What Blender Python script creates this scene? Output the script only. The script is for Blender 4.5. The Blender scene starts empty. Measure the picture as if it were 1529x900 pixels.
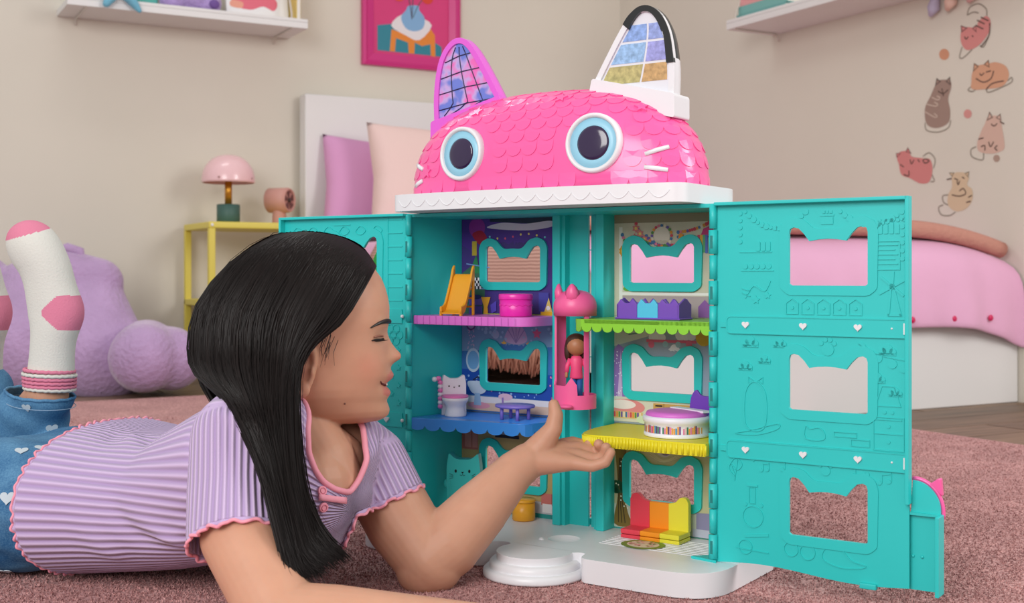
import bpy, bmesh, math, random
import numpy as np
from mathutils import Vector, Matrix
from mathutils.geometry import tessellate_polygon
random.seed(4); RNG = np.random.default_rng(4)
PI = math.pi
sc = bpy.context.scene
col = sc.collection

# ------------------------------------------------------------------ camera
F, CX, HY, CH = 1812.0, 764.5, 408.0, 0.36          # focal length in px, principal x, horizon row, camera height
cd = bpy.data.cameras.new('camera'); cam = bpy.data.objects.new('camera', cd); col.objects.link(cam)
cam.location = (0, 0, CH); cam.rotation_euler = (PI/2, 0, 0)
cd.sensor_width = 36.0; cd.lens = 36.0*F/1529.0; cd.shift_y = -(450.0-HY)/1529.0
cd.clip_start = 0.02; sc.camera = cam
cd.dof.use_dof = True; cd.dof.focus_distance = 1.46; cd.dof.aperture_fstop = 10.0

# ------------------------------------------------------------------ light
wd = bpy.data.worlds.new('world'); sc.world = wd; wd.use_nodes = True
wd.node_tree.nodes['Background'].inputs[0].default_value = (1.0, 0.985, 0.97, 1)
wd.node_tree.nodes['Background'].inputs[1].default_value = 0.60
def area(name, loc, target, size, power, color=(1, 1, 1)):
    l = bpy.data.lights.new(name, 'AREA'); l.energy = power; l.shape = 'RECTANGLE'; l.size = size[0]; l.size_y = size[1]; l.color = color
    o = bpy.data.objects.new(name, l); col.objects.link(o); o.location = loc
    o.rotation_euler = (Vector(target)-Vector(loc)).to_track_quat('-Z', 'Y').to_euler()
    return o
area('added_softbox_front', (-1.3, -1.3, 1.65), (-0.05, 1.6, 0.3), (1.8, 1.6), 76, (1.0, 0.985, 0.965))  # unseen softbox at front left, added as key and fill for the rooms
area('assumed_light_side', (2.6, 0.9, 1.7), (-0.4, 3.2, 0.5), (1.1, 1.3), 46, (1.0, 0.98, 0.95))  # assumed light from the right, no window built; casts the leftward wall shadows
area('assumed_softbox_overhead', (-1.2, 3.3, 2.5), (-0.3, 1.4, 0.2), (0.9, 0.6), 12, (1.0, 0.985, 0.97))  # unseen softbox, assumed high behind the girl for light on hair and sock
sc.view_settings.view_transform = 'Standard'; sc.view_settings.look = 'None'
sc.view_settings.exposure = 0.0; sc.view_settings.gamma = 1.0; sc.view_settings.use_curve_mapping = False

# ------------------------------------------------------------------ colour and materials
def lin(c): c /= 255.0; return c/12.92 if c <= 0.04045 else ((c+0.055)/1.055)**2.4
def C(r, g, b): return (lin(r), lin(g), lin(b), 1.0)
MATS = {}
def mat(name, rgb, rough=0.5, spec=0.5, noise=None, bump=None, sss=0.0, sheen=0.0, metallic=0.0, coat=0.0, trans=0.0):
    """noise=(scale, amount) colour mottling; bump=(scale, strength, distance)"""
    if name in MATS: return MATS[name]
    m = bpy.data.materials.new(name); m.use_nodes = True; MATS[name] = m
    nt = m.node_tree; b = nt.nodes['Principled BSDF']; c = C(*rgb)
    b.inputs['Base Color'].default_value = c; b.inputs['Roughness'].default_value = rough
    b.inputs['Specular IOR Level'].default_value = spec; b.inputs['Metallic'].default_value = metallic
    if coat: b.inputs['Coat Weight'].default_value = coat; b.inputs['Coat Roughness'].default_value = 0.15
    if trans: b.inputs['Transmission Weight'].default_value = trans
    if sss:
        b.inputs['Subsurface Weight'].default_value = sss; b.inputs['Subsurface Scale'].default_value = 0.006
        b.inputs['Subsurface Radius'].default_value = (1.0, 0.35, 0.2)
    if sheen: b.inputs['Sheen Weight'].default_value = sheen; b.inputs['Sheen Roughness'].default_value = 0.4
    tc = nt.nodes.new('ShaderNodeTexCoord')
    if noise:
        n = nt.nodes.new('ShaderNodeTexNoise'); n.inputs['Scale'].default_value = noise[0]; n.inputs['Detail'].default_value = 4
        nt.links.new(tc.outputs['Object'], n.inputs['Vector'])
        r = nt.nodes.new('ShaderNodeValToRGB'); nt.links.new(n.outputs['Fac'], r.inputs['Fac'])
        a = noise[1]
        r.color_ramp.elements[0].position = 0.3; r.color_ramp.elements[1].position = 0.7
        r.color_ramp.elements[0].color = tuple(x*(1-a) for x in c[:3])+(1,)
        r.color_ramp.elements[1].color = tuple(min(1, x*(1+a)) for x in c[:3])+(1,)
        nt.links.new(r.outputs['Color'], b.inputs['Base Color'])
    if bump:
        n = nt.nodes.new('ShaderNodeTexNoise'); n.inputs['Scale'].default_value = bump[0]; n.inputs['Detail'].default_value = 3
        nt.links.new(tc.outputs['Object'], n.inputs['Vector'])
        bp = nt.nodes.new('ShaderNodeBump'); bp.inputs['Strength'].default_value = bump[1]; bp.inputs['Distance'].default_value = bump[2]
        nt.links.new(n.outputs['Fac'], bp.inputs['Height']); nt.links.new(bp.outputs['Normal'], b.inputs['Normal'])
    return m
def attr_mat(name, rough=0.5, spec=0.4, attr='Col'):
    if name in MATS: return MATS[name]
    m = bpy.data.materials.new(name); m.use_nodes = True; MATS[name] = m
    nt = m.node_tree; b = nt.nodes['Principled BSDF']; b.inputs['Roughness'].default_value = rough; b.inputs['Specular IOR Level'].default_value = spec
    a = nt.nodes.new('ShaderNodeAttribute'); a.attribute_name = attr
    nt.links.new(a.outputs['Color'], b.inputs['Base Color'])
    return m
TEAL = mat('teal_plastic', (40, 200, 198), 0.42)
TEALD = TEAL
WHITEP = mat('white_plastic', (232, 232, 236), 0.35)
PINKP = mat('pink_plastic', (250, 98, 168), 0.28, coat=0.3)
MAGP = mat('orchid_plastic', (226, 96, 214), 0.3, coat=0.3)
BLACKP = mat('black_plastic', (22, 22, 24), 0.3, coat=0.3)
PRINT = attr_mat('printed_card', 0.45)
WALLM = mat('wall_paint', (218, 211, 199), 0.85, 0.2, noise=(1.5, 0.03), bump=(220, 0.08, 0.002))
WHITEW = mat('white_lacquer', (226, 224, 224), 0.45)

# ------------------------------------------------------------------ mesh builder
class MB:
    def __init__(s): s.v = []; s.f = []; s.c = []
    def add(s, vs, fs, color=None):
        o = len(s.v); s.v += [tuple(x) for x in vs]; s.f += [tuple(i+o for i in q) for q in fs]; s.c += [color]*len(fs); return s
    def box(s, x0, x1, y0, y1, z0, z1, color=None):
        return s.add([(x0,y0,z0),(x1,y0,z0),(x1,y1,z0),(x0,y1,z0),(x0,y0,z1),(x1,y0,z1),(x1,y1,z1),(x0,y1,z1)],
                     [(3,2,1,0),(4,5,6,7),(0,1,5,4),(1,2,6,5),(2,3,7,6),(3,0,4,7)], color)
    def obox(s, c, ax, ay, az, color=None):
        c = Vector(c); ax = Vector(ax); ay = Vector(ay); az = Vector(az)
        P = [c+ax*i+ay*j+az*k for k in (-1, 1) for j, i in ((-1,-1),(-1,1),(1,1),(1,-1))]
        return s.add(P, [(3,2,1,0),(4,5,6,7),(0,1,5,4),(1,2,6,5),(2,3,7,6),(3,0,4,7)], color)
    def loft(s, rings, cap0=True, cap1=True, closed=True, color=None):
        n = len(rings[0]); vs = [p for r in rings for p in r]; fs = []
        for i in range(len(rings)-1):
            for j in range(n if closed else n-1):
                k = (j+1) % n
                fs.append((i*n+j, i*n+k, (i+1)*n+k, (i+1)*n+j))
        if cap0: fs.append(tuple(range(n-1, -1, -1)))
        if cap1: fs.append(tuple((len(rings)-1)*n+j for j in range(n)))
        return s.add(vs, fs, color)
    def tube(s, pts, r, n=8, cap=True, color=None, flat=None):
        pts = [Vector(p) for p in pts]; m = len(pts)
        rs = r if isinstance(r, (list, tuple, np.ndarray)) else [r]*m
        rings = []; up = None
        for i, p in enumerate(pts):
            t = (pts[min(i+1, m-1)]-pts[max(i-1, 0)]).normalized()
            if up is None:
                up = Vector((0,0,1)) if abs(t.z) < 0.9 else Vector((0,1,0))
            a = t.cross(up)
            if a.length < 1e-6: a = t.orthogonal()
            a.normalize(); b = a.cross(t).normalized(); up = b
            rings.append([p+(a*math.cos(2*PI*j/n)+b*math.sin(2*PI*j/n)*(flat or 1))*rs[i] for j in range(n)])
        return s.loft(rings, cap, cap, color=color)
    def capsule(s, p0, p1, r0, r1, n=26, k=7):
        """tapered capsule, closed"""
        p0 = Vector(p0); p1 = Vector(p1); t = (p1-p0)
        t = t.normalized() if t.length > 1e-9 else Vector((0,0,1)); a = t.orthogonal().normalized(); b = t.cross(a)
        rings = []
        for i in range(1, k+1):
            th = PI/2*(1-i/k); q = r0*math.sin(th); w = r0*math.cos(th)
            rings.append([p0-t*q+(a*math.cos(2*PI*j/n)+b*math.sin(2*PI*j/n))*max(w, r0*0.02) for j in range(n)])
        for i in range(0, k):
            th = PI/2*i/k; q = r1*math.sin(th); w = r1*math.cos(th)
            rings.append([p1+t*q+(a*math.cos(2*PI*j/n)+b*math.sin(2*PI*j/n))*max(w, r1*0.02) for j in range(n)])
        return s.loft(rings)
    def chain(s, pts, rs, n=28):
        for i in range(len(pts)-1): s.capsule(pts[i], pts[i+1], rs[i], rs[i+1], n)
        return s
    def ell(s, c, r, M=None, n=20, m=12, color=None):
        c = Vector(c); rings = []
        for i in range(m+1):
            th = max(0.04, min(PI-0.04, PI*i/m)); ring = []
            for j in range(n):
                ph = 2*PI*j/n
                q = Vector((r[0]*math.sin(th)*math.cos(ph), r[1]*math.sin(th)*math.sin(ph), -r[2]*math.cos(th)))
                ring.append(c+(M @ q if M else q))
            rings.append(ring)
        return s.loft(rings, color=color)
    def lathe(s, prof, n=24, c=(0,0,0), cap0=True, cap1=True, sy=1.0, color=None):
        rings = [[(c[0]+r*math.cos(2*PI*j/n), c[1]+sy*r*math.sin(2*PI*j/n), c[2]+z) for j in range(n)] for r, z in prof]
        return s.loft(rings, cap0, cap1, color=color)
    def prism(s, outer, t0, t1, fn, holes=(), color=None):
        """outer/holes: 2D loops; fn(a, b, t) -> xyz; faces at t0 (back) and t1 (front)"""
        loops = [list(outer)]+[list(h) for h in holes]
        tris = tessellate_polygon([[Vector((p[0], p[1], 0)) for p in l] for l in loops])
        flat = [p for l in loops for p in l]; n = len(flat)
        vs = [fn(p[0], p[1], t1) for p in flat]; fs = []
        def ar(t): a, b, c = (flat[i] for i in t); return (b[0]-a[0])*(c[1]-a[1])-(c[0]-a[0])*(b[1]-a[1])
        for t in tris: fs.append(t if ar(t) > 0 else t[::-1])
        if t0 != t1:
            vs += [fn(p[0], p[1], t0) for p in flat]
            fs += [tuple(n+i for i in q[::-1]) for q in list(fs)]
            o = 0
            for l in loops:
                for i in range(len(l)):
                    j = (i+1) % len(l); fs.append((o+i, n+o+i, n+o+j, o+j))
                o += len(l)
        return s.add(vs, fs, color)
    def mesh(s, name, m=None, smooth=False):
        me = bpy.data.meshes.new(name); me.from_pydata(s.v, [], s.f)
        if any(c is not None for c in s.c):
            a = me.color_attributes.new('Col', 'FLOAT_COLOR', 'CORNER'); d = []
            for q, c in zip(s.f, s.c): d += list(c or (1,1,1,1))*len(q)
            a.data.foreach_set('color', d)
        bm = bmesh.new(); bm.from_mesh(me); bmesh.ops.recalc_face_normals(bm, faces=bm.faces); bm.to_mesh(me); bm.free()
        if smooth: me.shade_smooth()
        if m: me.materials.append(m)
        me.update(); return me
    def build(s, name, m=None, parent=None, smooth=False, bevel=0, seg=2, sub=0, angle=35):
        o = bpy.data.objects.new(name, s.mesh(name, m, smooth)); col.objects.link(o)
        if parent: o.parent = parent
        if bevel:
            b = o.modifiers.new('bevel', 'BEVEL'); b.width = bevel; b.segments = seg; b.limit_method = 'ANGLE'; b.angle_limit = math.radians(angle)
            if not smooth: o.data.shade_smooth()
            w = o.modifiers.new('wn', 'WEIGHTED_NORMAL'); w.keep_sharp = False
        if sub:
            b = o.modifiers.new('sub', 'SUBSURF'); b.levels = b.render_levels = sub
        return o
def tag(o, label=None, cat=None, group=None, kind=None):
    for k, v in (('label', label), ('category', cat), ('group', group), ('kind', kind)):
        if v: o[k] = v
    return o
def empty(name, loc, rz=0.0, label=None, cat=None, group=None, kind=None):
    o = bpy.data.objects.new(name, None); col.objects.link(o); o.location = loc; o.rotation_euler = (0, 0, rz); o.empty_display_size = 0.05
    return tag(o, label, cat, group, kind)
def bake(o):
    """apply modifiers"""
    dg = bpy.context.evaluated_depsgraph_get(); me = bpy.data.meshes.new_from_object(o.evaluated_get(dg)); o.modifiers.clear(); o.data = me; return o
def circ(cx, cy, r, n=20, sy=1.0, a0=0, a1=2*PI):
    full = abs(a1-a0-2*PI) < 1e-6
    return [(cx+r*math.cos(a0+(a1-a0)*i/(n if full else n-1)), cy+sy*r*math.sin(a0+(a1-a0)*i/(n if full else n-1))) for i in range(n)]
def rect(x0, y0, x1, y1): return [(x0,y0),(x1,y0),(x1,y1),(x0,y1)]
def rounded(poly, r, k=5):
    """round the corners of a polygon; r: one radius or one for each corner"""
    out = []; n = len(poly); rr = r if isinstance(r, (list, tuple)) else [r]*n
    for i in range(n):
        p = Vector(poly[i]); a = Vector(poly[i-1])-p; b = Vector(poly[(i+1) % n])-p
        d = min(rr[i], a.length*0.49, b.length*0.49)
        if d < 1e-5: out.append(tuple(p)); continue
        q0 = p+a.normalized()*d; q1 = p+b.normalized()*d
        for j in range(k+1):
            t = j/k; out.append(tuple(q0*(1-t)**2+p*2*t*(1-t)+q1*t*t))
    return out
def offset(poly, d):
    out = []; n = len(poly); A = sum(poly[i-1][0]*poly[i][1]-poly[i][0]*poly[i-1][1] for i in range(n)); sg = 1 if A > 0 else -1
    for i in range(n):
        a = Vector(poly[i-1]); p = Vector(poly[i]); b = Vector(poly[(i+1) % n])
        t = ((p-a).normalized()+(b-p).normalized()); t = t.normalized() if t.length > 1e-6 else (p-a).normalized()
        out.append((p.x+t.y*d*sg, p.y-t.x*d*sg))
    return out
def star(cx, cy, R, r, n=5, a=PI/2): return [(cx+(R if i % 2 == 0 else r)*math.cos(a+PI*i/n), cy+(R if i % 2 == 0 else r)*math.sin(a+PI*i/n)) for i in range(2*n)]
def heart(cx, cy, s): return [(cx+s*0.06*16*math.sin(t)**3, cy+s*0.06*(13*math.cos(t)-5*math.cos(2*t)-2*math.cos(3*t)-math.cos(4*t))) for t in [2*PI*i/24 for i in range(24)]]
def smooth_loop(pts, k=6, closed=True):
    """Catmull-Rom through points"""
    n = len(pts); out = []; P = [Vector(p) for p in pts]
    rng = range(n) if closed else range(n-1)
    for i in rng:
        g = (lambda j: P[j % n]) if closed else (lambda j: P[max(0, min(n-1, j))])
        a, b, c, d = g(i-1), g(i), g(i+1), g(i+2)
        for j in range(k):
            t = j/k; out.append(tuple(0.5*((2*b)+(c-a)*t+(2*a-5*b+4*c-d)*t*t+(3*b-a-3*c+d)*t**3)))
    if not closed: out.append(tuple(P[-1]))
    return out
def stroke(pts, w, closed=False):
    """2D polyline -> list of quads (2D loops)"""
    P = [Vector(p) for p in pts]; n = len(P); L = []; Rr = []
    for i in range(n):
        t = (P[min(i+1, n-1)]-P[max(i-1, 0)]); t = t.normalized() if t.length > 1e-9 else Vector((1, 0)); nn = Vector((-t.y, t.x))*w/2
        L.append(P[i]+nn); Rr.append(P[i]-nn)
    return [[tuple(L[i]), tuple(L[i+1]), tuple(Rr[i+1]), tuple(Rr[i])] for i in range(n-1)]
class Paint:
    """flat print made of thin coloured shapes; fn(a, b, t) -> xyz, t is the height above the sheet"""
    def __init__(s, fn, step=0.00004): s.mb = MB(); s.fn = fn; s.k = 1; s.step = step; s.holes = []
    def poly(s, pts, rgb):
        x0, x1, y0, y1 = min(p[0] for p in pts), max(p[0] for p in pts), min(p[1] for p in pts), max(p[1] for p in pts); t = s.k*s.step; s.k += 1
        hs = [h for h in s.holes if x0 < h[1] and x1 > h[0] and y0 < h[3] and y1 > h[2]]
        if not hs: s.mb.prism(pts, t, t, s.fn, color=C(*rgb)); return
        st = [tuple(pts[i][:2] for i in tr) for tr in tessellate_polygon([[Vector((p[0], p[1], 0)) for p in pts]])]
        while st:                                               # leave the window opening free
            a, b, c = st.pop(); cx, cy = (a[0]+b[0]+c[0])/3, (a[1]+b[1]+c[1])/3
            e = [(math.dist(a, b), a, b, c), (math.dist(b, c), b, c, a), (math.dist(c, a), c, a, b)]; L, p, q, r = max(e, key=lambda z: z[0])
            bx0, bx1, by0, by1 = min(a[0], b[0], c[0]), max(a[0], b[0], c[0]), min(a[1], b[1], c[1]), max(a[1], b[1], c[1])
            near = any(bx0 < h[1] and bx1 > h[0] and by0 < h[3] and by1 > h[2] for h in hs)
            if near and L > 0.007:
                m = ((p[0]+q[0])/2, (p[1]+q[1])/2); st += [(p, m, r), (m, q, r)]; continue
            if any(h[0] < cx < h[1] and h[2] < cy < h[3] for h in hs): continue
            s.mb.add([s.fn(*v, t) for v in (a, b, c)], [(0, 1, 2)], C(*rgb))
    def line(s, pts, w, rgb):
        for q in stroke(pts, w): s.mb.prism(q, s.k*s.step, s.k*s.step, s.fn, color=C(*rgb))
        s.k += 1
    def dots(s, lst, rgb, n=10):
        for x, y, r in lst:
            if any(h[0]-r < x < h[1]+r and h[2]-r < y < h[3]+r for h in s.holes): continue
            s.mb.prism(circ(x, y, r, n), s.k*s.step, s.k*s.step, s.fn, color=C(*rgb))
        s.k += 1
    def build(s, name, parent, m=None): return s.mb.build(name, m or PRINT, parent)
def W(px, py, Y): return Vector(((px-CX)/F*Y, Y, CH-(py-HY)/F*Y))       # a point of the place from its picture position and distance

# ------------------------------------------------------------------ room frame: x along the back wall, y into it, origin in the corner
RC = Vector((0.471, 5.289, 0)); RA = math.atan2(0.487, 0.873)
def R(x, y, z=0): return RC+Vector((x*math.cos(RA)-y*math.sin(RA), x*math.sin(RA)+y*math.cos(RA), z))
def unR(p): d = Vector(p)-RC; return (d.x*math.cos(RA)+d.y*math.sin(RA), -d.x*math.sin(RA)+d.y*math.cos(RA), d.z)
def on_back(px, py, y=0.0):
    k = (px-CX)/F; o = R(0, y); d = R(1, y)-o; x = (k*o.y-o.x)/(d.x-k*d.y); Y = o.y+x*d.y; return x, CH-(py-HY)/F*Y
def on_right(px, py, x=0.0):
    k = (px-CX)/F; o = R(x, 0); d = R(x, 1)-o; y = (k*o.y-o.x)/(d.x-k*d.y); Y = o.y+y*d.y; return y, CH-(py-HY)/F*Y
FZ = -0.012
def room_mesh(mb, name, m, kind='structure', **k):
    o = mb.build(name, m, **k); o.location = R(0, 0); o.rotation_euler = (0, 0, RA)
    if kind: o['kind'] = kind
    return o
def wood_mat(name, rgb):
    m = bpy.data.materials.new(name); m.use_nodes = True; nt = m.node_tree; b = nt.nodes['Principled BSDF']; b.inputs['Roughness'].default_value = 0.5
    tc = nt.nodes.new('ShaderNodeTexCoord'); mp = nt.nodes.new('ShaderNodeMapping'); mp.inputs['Scale'].default_value = (1.2, 26, 1)
    n = nt.nodes.new('ShaderNodeTexNoise'); n.inputs['Scale'].default_value = 2.2; n.inputs['Detail'].default_value = 6
    oi = nt.nodes.new('ShaderNodeObjectInfo'); r = nt.nodes.new('ShaderNodeValToRGB'); hs = nt.nodes.new('ShaderNodeHueSaturation')
    mr = nt.nodes.new('ShaderNodeMapRange'); mr.inputs[3].default_value = 0.8; mr.inputs[4].default_value = 1.2
    nt.links.new(tc.outputs['Object'], mp.inputs['Vector']); nt.links.new(mp.outputs[0], n.inputs['Vector']); nt.links.new(n.outputs['Fac'], r.inputs['Fac'])
    c = C(*rgb); r.color_ramp.elements[0].position = 0.3; r.color_ramp.elements[1].position = 0.7
    r.color_ramp.elements[0].color = tuple(x*0.6 for x in c[:3])+(1,); r.color_ramp.elements[1].color = tuple(x*1.3 for x in c[:3])+(1,)
    nt.links.new(oi.outputs['Random'], mr.inputs[0]); nt.links.new(mr.outputs[0], hs.inputs['Value']); nt.links.new(r.outputs[0], hs.inputs['Color'])
    nt.links.new(hs.outputs[0], b.inputs['Base Color']); return m
room_mesh(MB().box(-3.8, 0, 0, 0.12, FZ, 2.7), 'wall_back', WALLM)
room_mesh(MB().box(0, 0.12, -2.75, 0.12, FZ, 2.7), 'wall_right', WALLM)
room_mesh(MB().box(-3.8, 0, -0.015, 0, FZ, FZ+0.07), 'baseboard_back', WHITEW)
floor = room_mesh(MB().box(-4.6, 1.2, -6.6, 0.0, FZ-0.03, FZ-0.006), 'floor', mat('subfloor', (70, 52, 40), 0.8))
WOOD = wood_mat('oak_floor', (128, 104, 84))
pm = MB().box(0, 1.192, 0, 0.134, FZ-0.006, FZ).mesh('plank', WOOD)
for r in range(25):
    for k in range(-1, 5):
        x0 = -4.4+k*1.2+(r*0.37 % 1.2); y0 = -0.138*(r+1)
        if x0 > 1.0 or (x0+1.2 < -3.3): continue
        if -3.3 < x0 and x0+1.2 < -0.9 and y0 < -1.1: continue          # wholly under the rug
        if x0 > -0.02: continue
        o = bpy.data.objects.new('plank', pm); col.objects.link(o); o.parent = floor; o.location = (x0, y0, 0)
        if x0+1.192 > 0 and y0 > -2.75: o.scale.x = max(0.01, (0-x0)/1.192)
# rug
def rug():
    m = bpy.data.materials.new('rug_pile'); m.use_nodes = True; nt = m.node_tree; b = nt.nodes['Principled BSDF']; b.inputs['Roughness'].default_value = 0.95
    b.inputs['Specular IOR Level'].default_value = 0.1; b.inputs['Sheen Weight'].default_value = 0.35; b.inputs['Sheen Tint'].default_value = C(225, 190, 190)
    tc = nt.nodes.new('ShaderNodeTexCoord')
    def noise(s, d=3):
        n = nt.nodes.new('ShaderNodeTexNoise'); n.inputs['Scale'].default_value = s; n.inputs['Detail'].default_value = d; nt.links.new(tc.outputs['Object'], n.inputs['Vector']); return n
    n1 = noise(330, 2); n2 = noise(7, 3)
    r1 = nt.nodes.new('ShaderNodeValToRGB'); r1.color_ramp.elements[0].position = 0.33; r1.color_ramp.elements[1].position = 0.68
    r1.color_ramp.elements[0].color = C(134, 84, 84); r1.color_ramp.elements[1].color = C(226, 176, 172)
    r2 = nt.nodes.new('ShaderNodeValToRGB'); r2.color_ramp.elements[0].position = 0.35; r2.color_ramp.elements[1].position = 0.7
    r2.color_ramp.elements[0].color = (0.82, 0.80, 0.80, 1); r2.color_ramp.elements[1].color = (1.08, 1.08, 1.08, 1)
    mx = nt.nodes.new('ShaderNodeMix'); mx.data_type = 'RGBA'; mx.blend_type = 'MULTIPLY'; mx.inputs[0].default_value = 1
    nt.links.new(n1.outputs['Fac'], r1.inputs[0]); nt.links.new(n2.outputs['Fac'], r2.inputs[0])
    nt.links.new(r1.outputs[0], mx.inputs[6]); nt.links.new(r2.outputs[0], mx.inputs[7]); nt.links.new(mx.outputs[2], b.inputs['Base Color'])
    bp = nt.nodes.new('ShaderNodeBump'); bp.inputs['Strength'].default_value = 0.7; bp.inputs['Distance'].default_value = 0.004
    nt.links.new(n1.outputs['Fac'], bp.inputs['Height']); nt.links.new(bp.outputs[0], b.inputs['Normal'])
    x0, x1, y0, y1 = -3.35, -0.80, -5.6, -0.80
    root = tag(bpy.data.objects.new('rug', MB().prism(rounded(rect(x0, y0, x1, y1), 0.03), FZ, -0.0015, lambda a, b_, t: (a, b_, t)).mesh('rug', m)),
               'dusty pink short pile rug covering the floor', 'rug'); col.objects.link(root)
    root.location = R(0, 0); root.rotation_euler = (0, 0, RA)
    # pile: short tufts on the near part of the rug, one object
    N = 130000; vs = np.zeros((N, 4, 3)); 
    px = RNG.uniform(0, 1, N); Yd = 1.16/(1-RNG.uniform(0, 1, N)*0.62)
    X = (px-0.5)*0.92*Yd
    d = np.stack([X-RC.x, Yd-RC.y], 1); rx = d[:,0]*math.cos(RA)+d[:,1]*math.sin(RA); ry = -d[:,0]*math.sin(RA)+d[:,1]*math.cos(RA)
    ok = (rx < x1-0.01) & (rx > x0) & (ry < y1-0.01); rx = rx[ok]; ry = ry[ok]; n = len(rx)
    ang = RNG.uniform(0, 2*PI, n); rr = RNG.uniform(0.0009, 0.0018, n); hh = RNG.uniform(0.0012, 0.0042, n); lean = RNG.normal(0, 0.0015, (n, 2))
    V = np.zeros((n, 4, 3))
    for i in range(3):
        V[:, i, 0] = rx+rr*np.cos(ang+i*2*PI/3); V[:, i, 1] = ry+rr*np.sin(ang+i*2*PI/3); V[:, i, 2] = -0.002
    V[:, 3, 0] = rx+lean[:,0]; V[:, 3, 1] = ry+lean[:,1]; V[:, 3, 2] = -0.002+hh
    base = np.arange(n)[:, None]*4
    Fc = np.concatenate([base+np.array([[0,1,3]]), base+np.array([[1,2,3]]), base+np.array([[2,0,3]])], 0)
    me = bpy.data.meshes.new('pile'); me.from_pydata(V.reshape(-1, 3).tolist(), [], Fc.tolist()); me.materials.append(m)
    o = bpy.data.objects.new('pile', me); col.objects.link(o); o.parent = root; o['kind'] = 'stuff'
rug()
# ------------------------------------------------------------------ bed
def softbox(name, m, parent, x0, x1, y0, y1, z0, z1, r=0.05, wob=0.0, n=(24, 24), seed=0, smooth=True):
    """rounded soft block (mattress, cover)"""
    bm = bmesh.new(); bmesh.ops.create_cube(bm, size=1.0)
    bmesh.ops.subdivide_edges(bm, edges=bm.edges[:], cuts=11, use_grid_fill=True)
    rnd = np.random.default_rng(seed); ph = rnd.uniform(0, 6, 6)
    L = (x1-x0, y1-y0, z1-z0)
    for v in bm.verts:
        p = [v.co[i]*L[i] for i in range(3)]; h = [L[i]/2-r for i in range(3)]
        q = [max(-h[i], min(h[i], p[i])) for i in range(3)]; d = Vector([p[i]-q[i] for i in range(3)])
        if d.length > 1e-9: d = d.normalized()*r
        v.co = Vector(q)+d
        w = wob*(math.sin(v.co.x*9+ph[0])*math.sin(v.co.y*7+ph[1])+0.5*math.sin(v.co.x*21+v.co.z*15+ph[2]))
        if d.length > 1e-9: v.co += d.normalized()*w
        v.co += Vector(((x0+x1)/2, (y0+y1)/2, (z0+z1)/2))
    me = bpy.data.meshes.new(name); bm.to_mesh(me); bm.free(); me.shade_smooth(); me.materials.append(m)
    o = bpy.data.objects.new(name, me); col.objects.link(o); o.parent = parent; return o
LINEN = mat('pink_linen', (226, 172, 204), 0.85, 0.2, noise=(3, 0.04), bump=(14, 0.25, 0.01), sheen=0.2)
bed = empty('bed', R(-0.74, -2.07, FZ), RA, 'white bed with tall headboard and pink bedspread behind the dollhouse', 'bed')
bx = 0.74                                                       # local x from -0.72 to 0.72, y from 0 (foot) to 2.05 (wall)
MB().box(-0.725, 0.72, 1.985, 2.05, 0, 1.04).build('headboard', WHITEW, bed, bevel=0.006)
MB().box(-0.70, 0.737, 0.03, 0.055, 0.0, 0.245).build('footboard', WHITEW, bed, bevel=0.004)
for x in (-0.70, 0.70): MB().box(x-0.012, x+0.012, 0.056, 1.98, 0.14, 0.245).build('side_rail', WHITEW, bed, bevel=0.003)
for x in (-0.66, 0.66): MB().box(x-0.03, x+0.03, 1.9, 1.96, 0.0, 0.14).build('leg', WHITEW, bed)
softbox('mattress', mat('mattress_ticking', (225, 220, 215), 0.9), bed, -0.69, 0.70, 0.07, 1.975, 0.245, 0.45, 0.05)
# bedspread: draped sheet over the foot and side
def spread():
    prof = []                                                   # (distance out of the edge, height)
    nx = 90; rows = []
    def edge(y):
        return y
    # cross-section across the foot: top -> over edge -> hanging
    S = [(1.85, 0.470), (1.2, 0.476), (0.6, 0.480), (0.25, 0.478), (0.10, 0.468), (0.035, 0.44), (0.008, 0.40), (-0.004, 0.34), (-0.010, 0.29), (-0.014, 0.25), (-0.016, 0.222), (-0.010, 0.220)]
    mb = MB(); rings = []
    for y, z in S:
        ring = []
        for i in range(nx+1):
            x = -0.735+1.47*i/nx
            hang = max(0, 0.47-z)/0.25
            yy = y+(0.010*math.sin(x*17)+0.006*math.sin(x*41+1)-0.012*max(0, x-0.55)/0.15)*hang*(-1)
            zz = z-0.05*max(0, (x-0.40)/0.32)**2*(1 if y < 0.2 else 0.7)-(0.05*max(0, (-0.66-x)/0.075)**2)
            if hang > 0.9: zz += 0.010*math.sin(x*5)
            ring.append((x, yy, zz))
        rings.append(ring)
    mb.loft(rings, False, False, closed=False)
    o = mb.build('bedspread', LINEN, bed, smooth=True); s = o.modifiers.new('s', 'SOLIDIFY'); s.thickness = 0.006; s.offset = 1
    o.modifiers.new('sub', 'SUBSURF').render_levels = 1
    RED = mat('red_button', (205, 30, 90), 0.4)
    for x in (-0.40, -0.235, -0.07, 0.09, 0.255, 0.415, 0.56):
        mb = MB(); mb.ell((x, -0.020, 0.248), (0.009, 0.005, 0.009)); mb.build('button', RED, o, True)
spread()
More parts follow.
